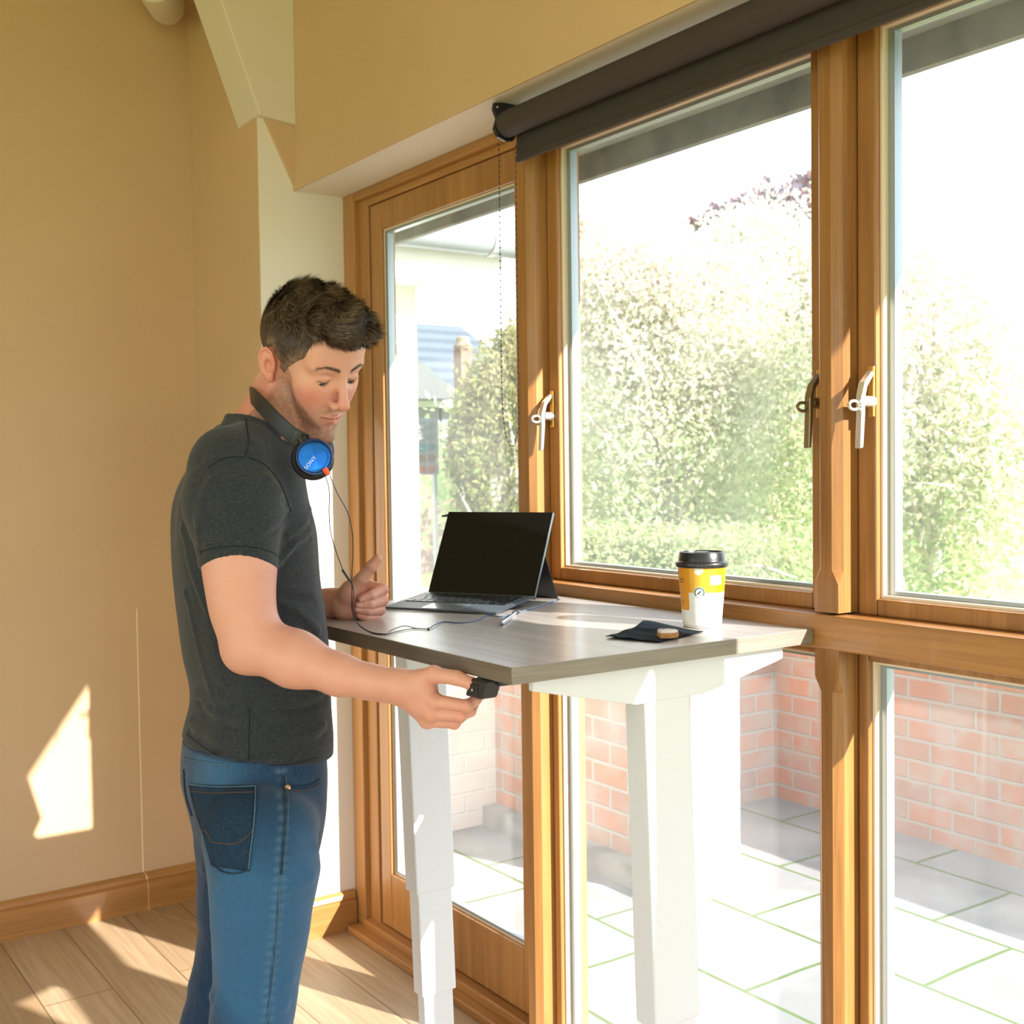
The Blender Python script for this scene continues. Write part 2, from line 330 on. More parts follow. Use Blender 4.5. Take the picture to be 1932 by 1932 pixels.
def bw(label, *bx):
    mb = MB(); cp = MB()
    for x0, x1, y0, y1, h in bx:
        mb.box(x0, x1, y0, y1, GZ, h)
    o = struct('wall_garden', mb, BRICK, label); return o
bw('low red brick garden wall running away from the patio', (2.75, 2.98, 2.92, 4.25, .93))
struct('wall_garden_plinth', MB().box(2.68, 2.75, 2.95, 4.15, GZ, .02), mat('grey_concrete', (.33, .34, .33), .9, noise=((6, 6, 6), (.2, .2, .19), .4, .6, 5)))
bw('sunlit brick wall at the back of the patio', (2.98, 3.95, 3.66, 3.88, .84))
bw('brick pier wall at the right edge of the patio', (3.95, 4.18, .2, 3.90, .80))
_wb = bw('brick wall whitened to look sunlit, seen through the door', (1.86, 2.75, 4.10, 4.25, .93)); _wb.data.materials.clear(); _wb.data.materials.append(mat('sunlight_tinted_brick', (.8, .8, .8), .9, build=brickbuild((.78, .70, .64), (.80, .78, .74), (.80, .79, .76))))  # brick colours near white: the sunlight is put into the colour
# eaves over the windows
EAVE = mat('grey_painted_eaves', (.36, .40, .37), .7, noise=((5, 5, 5), (.26, .28, .25), .4, .65, 5))
FASC = mat('weathered_fascia', (.20, .20, .17), .75, noise=((9, 9, 9), (.09, .09, .08), .4, .65, 6))
struct('trim_eaves_soffit', MB().box(1.76, 2.045, -3.6, 4.2, 2.268, 2.29), EAVE, 'grey underside of the eaves outside the windows')
struct('trim_eaves_fascia', MB().box(2.03, 2.052, -3.6, 4.2, 2.200, 2.34), FASC, 'weathered fascia board along the eaves')
struct('trim_eaves_roof', MB().prism([(1.8, 2.34), (2.1, 2.34), (2.1, 2.36), (1.86, 2.60), (1.8, 2.60)], 1, -3.6, 4.2), FASC)
# ---------------------------------------------------------------- neighbouring wing with gutter
REND = mat('cream_render', (.80, .80, .74), .9, noise=((3, 3, 3), (.72, .74, .66), .4, .6, 4))
PVC = mat('white_fascia_board', (.84, .86, .86), .5)
GUT = mat('grey_gutter', (.22, .26, .28), .4)
wing = thing('garden_wing', 'cream rendered house wing with grey gutter seen through the door', 'building', (2.0, 4.5, GZ))
WYW = 4.5; xc = at(787, 700, Y=WYW)[0]
put('rendered_wall', MB().box(1.80, xc, WYW, 7.5, GZ, 2.42), REND, wing)
FY = 4.28; p0, p1 = at(732, 524, Y=FY), at(948, 536, Y=FY)
zb = (p0[2]+p1[2])/2; xe = p1[0]
put('fascia_board', MB().box(1.80, xe, FY, FY+.025, zb, zb+.155), PVC, wing)
put('soffit_board', MB().box(1.80, xc, FY+.025, WYW+.02, zb, zb+.012).box(xe-.05, xe, FY-.001, FY+.10, zb-.03, zb+.155), PVC, wing)
gz = at(800, 478, Y=FY)[2]; hp = [(.068*math.cos(t), .068*math.sin(t)) for t in np.linspace(math.pi, 2*math.pi, 14)]; hp += [(.060*math.cos(t), .060*math.sin(t)) for t in np.linspace(2*math.pi, math.pi, 14)]
gut = put('gutter', MB().prism([(FY-.07+y, gz+.072+z) for y, z in hp], 0, 1.80, xe+.12), GUT, wing, smooth=40)
for xx in (at(902, 470, Y=FY)[0], at(902, 470, Y=FY)[0]-.55):
    hb = [(.075*math.cos(t), .075*math.sin(t)) for t in np.linspace(math.pi*.98, 2*math.pi, 14)]; hb2 = [(y*.89, z*.89) for y, z in hb][::-1]
    put('gutter_bracket', MB().prism([(FY-.07+y, gz+.074+z) for y, z in hb+hb2], 0, xx, xx+.025), mat('gutter_bracket_grey', (.38, .41, .42), .4) if 'gutter_bracket_grey' not in MATS else MATS['gutter_bracket_grey'], wing)
put('roof', MB().prism([(FY-.05, zb+.19), (FY+.0, zb+.22), (7.5, zb+1.95), (7.5, zb+1.8)], 0, 1.80, xe+.1), mat('pale_sheet_roof', (.62, .66, .68), .5), wing)
lp = at(757, 652, Y=4.40)
gl = thing('outdoor_wall_lamp', 'round glass globe lamp fixed to the cream outside wall', 'lamp', (lp[0], WYW, lp[2]))
put('back_plate', MB().lathe([(.0, 0), (.062, 0), (.062, .012), (.05, .022)], (lp[0]-.03, WYW, lp[2]), (0, -1, 0), capa=False), GUT, gl, smooth=40)
put('holder', MB().lathe([(.05, .02), (.056, .03), (.056, .045), (.06, .05), (.06, .062), (.054, .066)], (lp[0]-.03, WYW, lp[2]), (0, -1, 0)), mat('lamp_grey_metal', (.45, .5, .47), .35, metal=.5), gl, smooth=40)
put('globe', MB().lathe([(.0545*math.cos(t), .075+.0545*math.sin(t)) for t in np.linspace(-.3, math.pi/2-.001, 16)], (lp[0]-.03, WYW, lp[2]), (0, -1, 0), capa=False), mat('silvered_globe', (.62, .68, .66), .12, metal=.6), gl, smooth=True)
# ---------------------------------------------------------------- house far behind
SLATE = mat('blue_grey_slates', (.17, .23, .29), .6, build=lambda m, nt, b: _slate(m, nt, b))if False else None
def slate(m, nt, b):
    mp = coords(nt, (1, 1, 1)); w = nt.nodes.new('ShaderNodeTexWave'); w.bands_direction = 'Z'; w.inputs['Scale'].default_value = 1.6; w.inputs['Distortion'].default_value = .2
    nt.links.new(mp.outputs[0], w.inputs['Vector']); c = mix(nt, (.060, .085, .110, 1), (.030, .045, .062, 1), w.outputs[0]); nt.links.new(c.outputs[2], b.inputs['Base Color'])
SLATE = mat('blue_grey_slates', (.17, .23, .29), .6, build=slate)
HY = 15.0
h0, h1 = at(690, 752, Y=HY), at(1010, 752, Y=HY); hr = at(900, 618, Y=HY+2.6)
house = thing('neighbour_house', 'far house with blue grey slate roof behind the garden trees', 'house', ((h0[0]+h1[0])/2, HY+1.5, GZ-.03))
put('brick_wall', MB().box(h0[0], h1[0], HY, HY+4, GZ-.03, h0[2]), mat('pinkish_brick', (.16, .10, .08), .9), house)
put('roof', MB().prism([(HY-.25, h0[2]), (HY+2.6, hr[2]), (HY+5, h0[2])], 0, h0[0]-.3, h1[0]+.3), SLATE, house)
put('gutter', MB().box(h0[0]-.3, h1[0]+.3, HY-.36, HY-.25, h0[2]-.12, h0[2]), PVC, house)
gA, gB, gC = at(700, 752, Y=HY-.9), at(875, 752, Y=HY-.9), at(785, 672, Y=HY-.9)
put('gable_roof', MB().prism([(gA[0], gA[2]), (gB[0], gB[2]), (gC[0], gC[2])], 1, HY-.9, HY+1.2), mat('dark_grey_slates', (.060, .070, .072), .7), house)
for px in (800, 858):
    a = at(px, 800, Y=HY-.03); wn = put('window', MB().box(a[0]-.3, a[0]+.3, HY-.05, HY+.02, a[2]-.45, a[2]+.45), PVC, house)
    put('pane', MB().box(a[0]-.24, a[0]+.24, HY-.06, HY-.04, a[2]-.38, a[2]+.38), mat('dark_far_pane', (.15, .19, .22), .1) if 'dark_far_pane' not in MATS else MATS['dark_far_pane'], wn)
a = at(874, 718, Y=11.5); t_ = at(874, 660, Y=11.5)
ch = thing('brick_chimney', 'pinkish brick chimney stack rising above the green trees', 'chimney', (a[0], 11.5, GZ-.03))
put('stack', MB().box(a[0]-.075, a[0]+.075, 11.42, 11.58, GZ-.03, t_[2]), mat('pale_pink_brick', (.17, .10, .08), .9), ch)
put('chimney_cap', MB().lathe([(.10, 0), (.11, .04), (.08, .08), (.075, .13), (.05, .15)], (a[0], 11.5, t_[2])), mat('buff_clay', (.18, .14, .10), .8), ch, smooth=40)
# activity board with coloured tiles
a, b_ = at(780, 850, Y=8.0), at(828, 895, Y=8.0)
bd = thing('activity_board', 'pale outdoor board with rows of coloured tiles beside the wing', 'board', ((a[0]+b_[0])/2, 8.0, GZ-.03))
put('panel', MB().box(a[0], b_[0], 8.0, 8.03, b_[2], a[2]+.25), mat('pale_blue_board', (.17, .22, .24), .6), bd)
for s in (a[0]+.02, b_[0]-.04): put('leg', MB().box(s, s+.025, 8.0, 8.03, GZ-.03, b_[2]), GUT, bd)
tc_ = [mat('tile_teal', (.01, .12, .12), .6), mat('tile_brown', (.12, .06, .03), .6), mat('tile_orange', (.22, .05, .02), .6), mat('tile_grey', (.12, .14, .14), .6)]
for r_ in range(5):
    for c_ in range(2):
        x0 = a[0]+.02+c_*(b_[0]-a[0]-.03)/2; z0 = b_[2]+.015+r_*(a[2]+.25-b_[2])/5.2
        mt = tc_[[2, 1, 0, 3, 3][r_]]; w_ = (b_[0]-a[0])/2-.03
        if c_ == 0: put('tile', MB().box(x0, x0+w_, 7.985, 8.0, z0, z0+.055), mt, bd)
        else: put('tile', MB().lathe([(.03, 0), (.03, .015)], (x0+w_/2, 8.0, z0+.03), (0, -1, 0), n=20), mt if r_ != 2 else tc_[0], bd)
# ---------------------------------------------------------------- trees
def leafmat():
    m = bpy.data.materials.new('autumn_leaves'); m.use_nodes = True; nt = m.node_tree; MATS['leaf'] = m
    b = nt.nodes['Principled BSDF']; at_ = nt.nodes.new('ShaderNodeAttribute'); at_.attribute_name = 'Col'
    nt.links.new(at_.outputs['Color'], b.inputs['Base Color']); b.inputs['Roughness'].default_value = .55
    tr = nt.nodes.new('ShaderNodeBsdfTranslucent'); nt.links.new(at_.outputs['Color'], tr.inputs[0])
    mx = nt.nodes.new('ShaderNodeMixShader'); mx.inputs[0].default_value = .6
    nt.links.new(b.outputs[0], mx.inputs[1]); nt.links.new(tr.outputs[0], mx.inputs[2]); nt.links.new(mx.outputs[0], nt.nodes['Material Output'].inputs[0]); return m
LEAF = leafmat(); BARK = mat('pale_birch_bark', (.62, .58, .52), .8, noise=((8, 8, 2), (.30, .26, .22), .45, .6, 5))
BARKD = mat('brown_bark', (.24, .17, .12), .9)
def tree(label, name, base, crowns, n, size, cols, group=None, bark=None, nb=26, seed=1, stems=1):
    """crowns: (centre, radii, weight); cols: list of (rgb low, rgb high) mixed by height"""
    r = np.random.default_rng(seed)
    root = thing(name, label, 'tree' if 'hedge' not in label else 'hedge', base, group)
    base = np.array(base, float); tops = []
    for s in range(stems):
        c = np.array(crowns[s % len(crowns)][0], float); R = np.array(crowns[s % len(crowns)][1])
        top = c+np.array([0, 0, R[2]*.7]); b0 = base+np.array([.12*s-.06*stems+.03, .1*(s % 2), 0])*(stems > 1)
        pts = [b0+(top-b0)*t+np.array([math.sin(t*7+s)*.06, math.cos(t*5+s)*.06, 0])*(.2+t) for t in np.linspace(0, 1, 12)]
        mb = MB().tube(pts, [.055*(1-t)**.8*R[2]/1.2+.008 for t in np.linspace(0, 1, 12)], 8)
        for k in range(nb//stems):
            cc, RR, _ = crowns[r.integers(len(crowns))]; d = r.normal(size=3); d /= np.linalg.norm(d)
            e = np.array(cc)+d*np.array(RR)*r.uniform(.75, 1.0); t0 = r.uniform(.25, .85); st = pts[int(t0*11)]
            if e[2] < base[2]+.25: e[2] = base[2]+.25
            mid = (st+e)/2+r.normal(size=3)*.12+np.array([0, 0, .12]); q = spline([st, mid, e], 5)
            mb.tube(q, list(np.linspace(.022, .005, len(q))), 5)
            for z in range(2):
                i0 = r.integers(3, len(q)-2); e2 = q[i0]+r.normal(size=3)*np.array(RR)*.3; mb.tube([q[i0], (q[i0]+e2)/2+r.normal(size=3)*.04, e2], [.009, .006, .003], 4)
        put('trunk', mb, bark or BARK, root, smooth=60)
    w = np.array([c[2] for c in crowns], float); w /= w.sum(); idx = r.choice(len(crowns), n, p=w)
    C0 = np.array([c[0] for c in crowns])[idx]; R0 = np.array([c[1] for c in crowns])[idx]
    # clumped leaves
    nc = max(20, n//90); cd = r.normal(size=(nc, 3)); cd /= np.linalg.norm(cd, axis=1)[:, None]; cd *= r.uniform(.25, 1, (nc, 1))**.5
    ci = r.integers(nc, size=n); P = C0+R0*(cd[ci]+r.normal(size=(n, 3))*.13)
    P[:, 2] = np.maximum(P[:, 2], base[2]+.04)
    s = size*r.uniform(.6, 1.35, (n, 1)); u = r.normal(size=(n, 3)); u /= np.linalg.norm(u, axis=1)[:, None]; v = r.normal(size=(n, 3)); v -= u*(u*v).sum(1)[:, None]; v /= np.linalg.norm(v, axis=1)[:, None]
    V = np.stack([P-u*s, P-v*s*.5+u*s*.1, P+u*s, P+v*s*.5+u*s*.1], 1).reshape(-1, 3)
    me = bpy.data.meshes.new('foliage'); me.vertices.add(4*n); me.vertices.foreach_set('co', V.ravel()); me.loops.add(4*n); me.loops.foreach_set('vertex_index', np.arange(4*n)); me.polygons.add(n)
    me.polygons.foreach_set('loop_start', np.arange(n)*4); me.polygons.foreach_set('loop_total', np.full(n, 4)); me.update(calc_edges=True)
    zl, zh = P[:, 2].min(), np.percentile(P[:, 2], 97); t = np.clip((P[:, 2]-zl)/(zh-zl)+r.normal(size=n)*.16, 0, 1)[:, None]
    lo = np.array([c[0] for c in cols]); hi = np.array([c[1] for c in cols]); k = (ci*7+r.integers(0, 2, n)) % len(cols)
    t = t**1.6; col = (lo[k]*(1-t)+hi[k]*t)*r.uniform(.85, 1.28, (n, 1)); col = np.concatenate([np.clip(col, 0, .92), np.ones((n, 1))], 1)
    ca = me.color_attributes.new('Col', 'FLOAT_COLOR', 'CORNER'); ca.data.foreach_set('color', np.repeat(col, 4, 0).ravel().astype(np.float32))
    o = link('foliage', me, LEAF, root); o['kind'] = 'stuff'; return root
LZ = GZ-.03
def gp(px, Y=None, d=None):   # a spot on the lawn below pixel column px at depth d
    p = at(px, 907, d=d); return np.array([p[0], p[1], LZ])
def up(px, py, d): return at(px, py, d=d)
GR = [((.34, .45, .20), (.58, .50, .42)), ((.42, .50, .25), (.64, .56, .52)), ((.52, .50, .30), (.68, .62, .60)), ((.32, .43, .21), (.54, .55, .40))]
GR2 = [((.34, .46, .17), (.52, .54, .28)), ((.44, .50, .22), (.60, .56, .36)), ((.54, .50, .26), (.64, .56, .42))]
R1 = [((.20, .09, .08), (.24, .12, .13)), ((.16, .15, .17), (.20, .19, .24))]
def cr(px, py, d, rpx, rz, w): m = d/FPX; return (up(px, py, d), (rpx*m, rpx*m*.8, rz*m), w)
G_ = 'trees and shrubs beyond the patio'
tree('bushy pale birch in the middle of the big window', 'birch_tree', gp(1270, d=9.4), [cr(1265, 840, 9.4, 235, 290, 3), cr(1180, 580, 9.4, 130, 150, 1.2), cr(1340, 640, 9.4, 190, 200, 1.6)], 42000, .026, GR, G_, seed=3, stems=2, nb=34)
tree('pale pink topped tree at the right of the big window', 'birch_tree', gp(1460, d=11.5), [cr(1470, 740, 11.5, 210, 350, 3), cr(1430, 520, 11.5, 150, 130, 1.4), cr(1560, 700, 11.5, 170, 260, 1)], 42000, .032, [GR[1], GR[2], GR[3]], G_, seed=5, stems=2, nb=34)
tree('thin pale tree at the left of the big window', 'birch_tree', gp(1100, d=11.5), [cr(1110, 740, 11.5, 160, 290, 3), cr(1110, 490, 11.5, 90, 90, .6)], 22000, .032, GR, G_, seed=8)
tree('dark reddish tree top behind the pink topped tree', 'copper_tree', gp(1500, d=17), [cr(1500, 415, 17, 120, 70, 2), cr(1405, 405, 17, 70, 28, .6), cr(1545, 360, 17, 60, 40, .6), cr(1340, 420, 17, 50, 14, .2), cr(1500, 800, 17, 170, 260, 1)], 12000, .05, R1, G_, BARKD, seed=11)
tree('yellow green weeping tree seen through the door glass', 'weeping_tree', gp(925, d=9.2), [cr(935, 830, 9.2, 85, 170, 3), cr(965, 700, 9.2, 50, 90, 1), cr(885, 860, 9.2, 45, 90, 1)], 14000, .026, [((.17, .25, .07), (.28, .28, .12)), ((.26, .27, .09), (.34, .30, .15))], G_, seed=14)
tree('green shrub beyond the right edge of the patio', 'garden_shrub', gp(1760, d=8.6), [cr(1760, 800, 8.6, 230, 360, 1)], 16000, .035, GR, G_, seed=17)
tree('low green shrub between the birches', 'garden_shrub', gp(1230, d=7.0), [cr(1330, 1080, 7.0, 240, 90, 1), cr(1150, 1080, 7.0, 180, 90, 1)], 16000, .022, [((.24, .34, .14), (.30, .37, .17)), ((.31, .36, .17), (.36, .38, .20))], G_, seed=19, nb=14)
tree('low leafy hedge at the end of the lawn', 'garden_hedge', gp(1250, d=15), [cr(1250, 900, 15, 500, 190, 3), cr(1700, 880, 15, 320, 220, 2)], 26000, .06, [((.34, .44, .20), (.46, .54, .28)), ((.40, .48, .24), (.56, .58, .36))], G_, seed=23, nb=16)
# ================================================================ sit-stand desk
LAM = wood('grey_oak_laminate', (.40, .37, .34), (.28, .25, .225), 1, rough=.42, knots=False, fine=1.2, coat=.5); LAM.node_tree.nodes['Principled BSDF'].inputs['Coat Roughness'].default_value = .22
LAME = wood('grey_oak_edge_band', (.27, .235, .19), (.13, .11, .088), 0, rough=.5, knots=False, fine=2.2)
LAMF = wood('grey_oak_front_band', (.20, .165, .13), (.11, .085, .065), 1, rough=.5, knots=False, fine=2.2)
DX0, DX1, DY0, DY1, DZ = .978, 1.625, 1.413, 2.318, 1.13
desk = thing('standing_desk', 'white height-adjustable desk with grey oak effect top by the window', 'desk', (1.29, 1.86, 0))
put('tabletop', MB().box(DX0+.001, DX1, DY0+.001, DY1, DZ-.026, DZ), LAM, desk, bevel=.0012)
put('edge_band', MB().box(DX0-.0004, DX1, DY0-.0004, DY0+.0012, DZ-.0255, DZ-.0005), LAME, desk)
put('edge_band', MB().box(DX0, DX0+.0012, DY0, DY1, DZ-.0255, DZ-.0005), LAMF, desk)
UZ = DZ-.026
LEGX = 1.25
def bracket(y0, y1):
    z = UZ-.001
    poly = [(1.03, z), (1.03, z-.017), (LEGX-.02, z-.062), (LEGX+.13, z-.062), (1.555, z-.026), (1.57, z-.022), (1.57, z)]
    return MB().prism(poly, 1, y0, y1)
LEAN = .033
def legbox(x0, x1, y0, y1, z0, z1):
    mb = MB(); o = lambda z: LEAN*(1.045-z)
    v = [(x+o(z), y, z) for x in (x0, x1) for y in (y0, y1) for z in (z0, z1)]
    return mb.add(v, [(0, 1, 3, 2), (4, 6, 7, 5), (0, 4, 5, 1), (2, 3, 7, 6), (0, 2, 6, 4), (1, 5, 7, 3)])
for (yb0, yb1, yl0, yl1) in ((1.432, 1.445, 1.433, 1.483), (2.287, 2.300, 2.203, 2.253)):
    put('side_bracket', bracket(yb0, yb1), WHITE, desk, bevel=.002)
    lg = put('leg', legbox(LEGX, LEGX+.098, yl0, yl1, .50, UZ-.045), WHITE, desk, bevel=.003)
    put('leg_stage', legbox(LEGX+.006, LEGX+.092, yl0+.005, yl1-.005, .27, .51), WHITE, lg, bevel=.003)
    put('leg_stage', legbox(LEGX+.012, LEGX+.086, yl0+.010, yl1-.010, .03, .28), WHITE, lg, bevel=.003)
    put('foot', MB().prism([(1.02, 0), (1.02, .018), (1.22, .034), (1.42, .034), (1.62, .018), (1.62, 0)], 1, yl0-.012, yl1+.012), WHITE, desk, bevel=.003)
put('crossbar', MB().box(1.27, 1.31, 1.45, 2.29, UZ-.042, UZ-.006).box(1.34, 1.38, 1.45, 2.29, UZ-.042, UZ-.006), WHITE, desk, bevel=.003)
put('bolt', MB().lathe([(0, 0), (.006, 0), (.006, .003), (0, .003)], (1.33, 1.438, UZ-.002), (0, -1, 0), n=12, capa=False, capb=False), mat('bolt_steel', (.5, .5, .5), .3, metal=1), desk)
# control handset under the front edge
c = at(903, 1292, X=.975); cy = c[1]
DARK = mat('dark_grey_handset', (.022, .022, .024), .38)
hs = MB(); sl = .018
def slant(x0, x1, y0, y1, z0, z1, k=.55):
    v = [(x+(z1-z)*0, y+(z-z1)*-k, z) for x in (x0, x1) for y in (y0, y1) for z in (z0, z1)]
    return MB().add(v, [(0, 1, 3, 2), (4, 6, 7, 5), (0, 4, 5, 1), (2, 3, 7, 6), (0, 2, 6, 4), (1, 5, 7, 3)])
ct = put('control_handset', slant(.966, .998, cy-.032, cy+.012, UZ-.030, UZ-.001, .5), DARK, desk, bevel=.004, seg=3)
put('handset_mount', MB().box(.985, 1.05, cy-.045, cy+.02, UZ-.008, UZ-.001), DARK, desk, bevel=.002)
put('button', MB().box(.9635, .967, cy-.012, cy+.012, UZ-.024, UZ-.008), mat('soft_black_button', (.015, .015, .016), .55), ct, bevel=.0015)
put('arrow_mark', MB().prism([(cy-.002, UZ-.0155), (cy+.0015, UZ-.0155), (cy+.0003, UZ-.0195)], 0, .9625, .9636), mat('pale_print', (.75, .75, .72), .5), ct)
# ================================================================ laptop
A0, B0 = np.array([1.184, 2.177]), np.array([1.303, 1.956])
e1 = (B0-A0)/np.linalg.norm(B0-A0); e2 = np.array([-e1[1], e1[0]]); Lw = .264; Dk = .174
org = (A0+B0)/2+e1*.006
SLV = mat('blue_grey_metal', (.16, .20, .25), .3, metal=.85); KB = mat('slate_keyboard_fabric', (.075, .095, .115), .45); KEY = mat('dark_keys', (.016, .020, .024), .35)
TP = mat('grey_trackpad', (.20, .23, .25), .22, coat=.4)
lap = thing('laptop', 'open dark tablet laptop with keyboard cover and kickstand on the desk', 'laptop', (org[0], org[1], DZ))
def LP(u, v, w): # u along width (left->right), v depth, w height off the desk
    p = org+e1*u+e2*v; return (p[0], p[1], DZ+w)
def lbox(mb, u0, u1, v0, v1, w0, w1, t0=0, t1=0, rise=0):
    vv = [LP(u, v, w+rise*v) for u in (u0, u1) for v in (v0, v1) for w in (w0, w1)]
    return mb.add(vv, [(0, 1, 3, 2), (4, 6, 7, 5), (0, 4, 5, 1), (2, 3, 7, 6), (0, 2, 6, 4), (1, 5, 7, 3)])
RS = .085; h = Lw/2
kb = put('keyboard_base', lbox(MB(), -h, h, 0, Dk, .0012, .0058, rise=RS), KB, lap, bevel=.0012)
put('trackpad', lbox(MB(), -.045, .045, .008, .058, .0058, .0062, rise=RS), TP, kb)
put('keyboard_edge', lbox(MB(), h-.0005, h+.0012, 0, Dk, .0015, .0056, rise=RS), SLV, kb)
rows = [14, 14, 13, 12, 9]
kw = (Lw-.022)/14
for r_, n_ in enumerate(rows):
    v0 = Dk-.014-(r_+1)*.0186; ws = [1]*n_
    ws[0] += (14-n_)/2; ws[-1] += (14-n_)/2
    if n_ == 9: ws = [1, 1, 1, 1, 5, 1, 1.3, 1.3, 1.4]
    u = -h+.011
    for w_ in ws:
        put('key', lbox(MB(), u+.0011, u+w_*kw-.0011, v0, v0+.0158, .0058, .0072, rise=RS), KEY, kb, bevel=.0005, seg=1); u += w_*kw
th = math.radians(29); SH = .205
hz = .0075+RS*Dk
def SP(u, s, t): # on the screen: s up the slope, t toward the viewer
    return LP(u, Dk+.004+s*math.sin(th)-t*math.cos(th), hz-.008+s*math.cos(th)+t*math.sin(th))
def sbox(mb, u0, u1, s0, s1, t0, t1):
    vv = [SP(u, s, t) for u in (u0, u1) for s in (s0, s1) for t in (t0, t1)]
    return mb.add(vv, [(0, 1, 3, 2), (4, 6, 7, 5), (0, 4, 5, 1), (2, 3, 7, 6), (0, 2, 6, 4), (1, 5, 7, 3)])
sc = put('screen_case', sbox(MB(), -h, h, 0, SH, -.0075, 0), SLV, lap, bevel=.0018)
put('display', sbox(MB(), -h+.0012, h-.0012, .001, SH-.0012, 0, .0008), mat('black_glass_display', (.004, .004, .004), .06, spec=.25), sc, bevel=.0004)
put('kickstand', MB().add([SP(-h+.002, .105, -.008), SP(h-.002, .105, -.008), LP(h-.002, Dk+.125, .001), LP(-h+.002, Dk+.125, .001), SP(-h+.002, .105, -.0095), SP(h-.002, .105, -.0095), LP(h-.002, Dk+.128, .001), LP(-h+.002, Dk+.128, .001)],
    [(0, 1, 2, 3), (4, 5, 6, 7), (0, 4, 5, 1), (3, 2, 6, 7), (0, 3, 7, 4), (1, 2, 6, 5)]), BLACK, lap)
put('pen_clip', MB().tube([SP(-h-.001, SH-.008, -.004), SP(-h-.016, SH-.010, -.004)], [.003, .0022], 10), BLACK, sc, smooth=40)
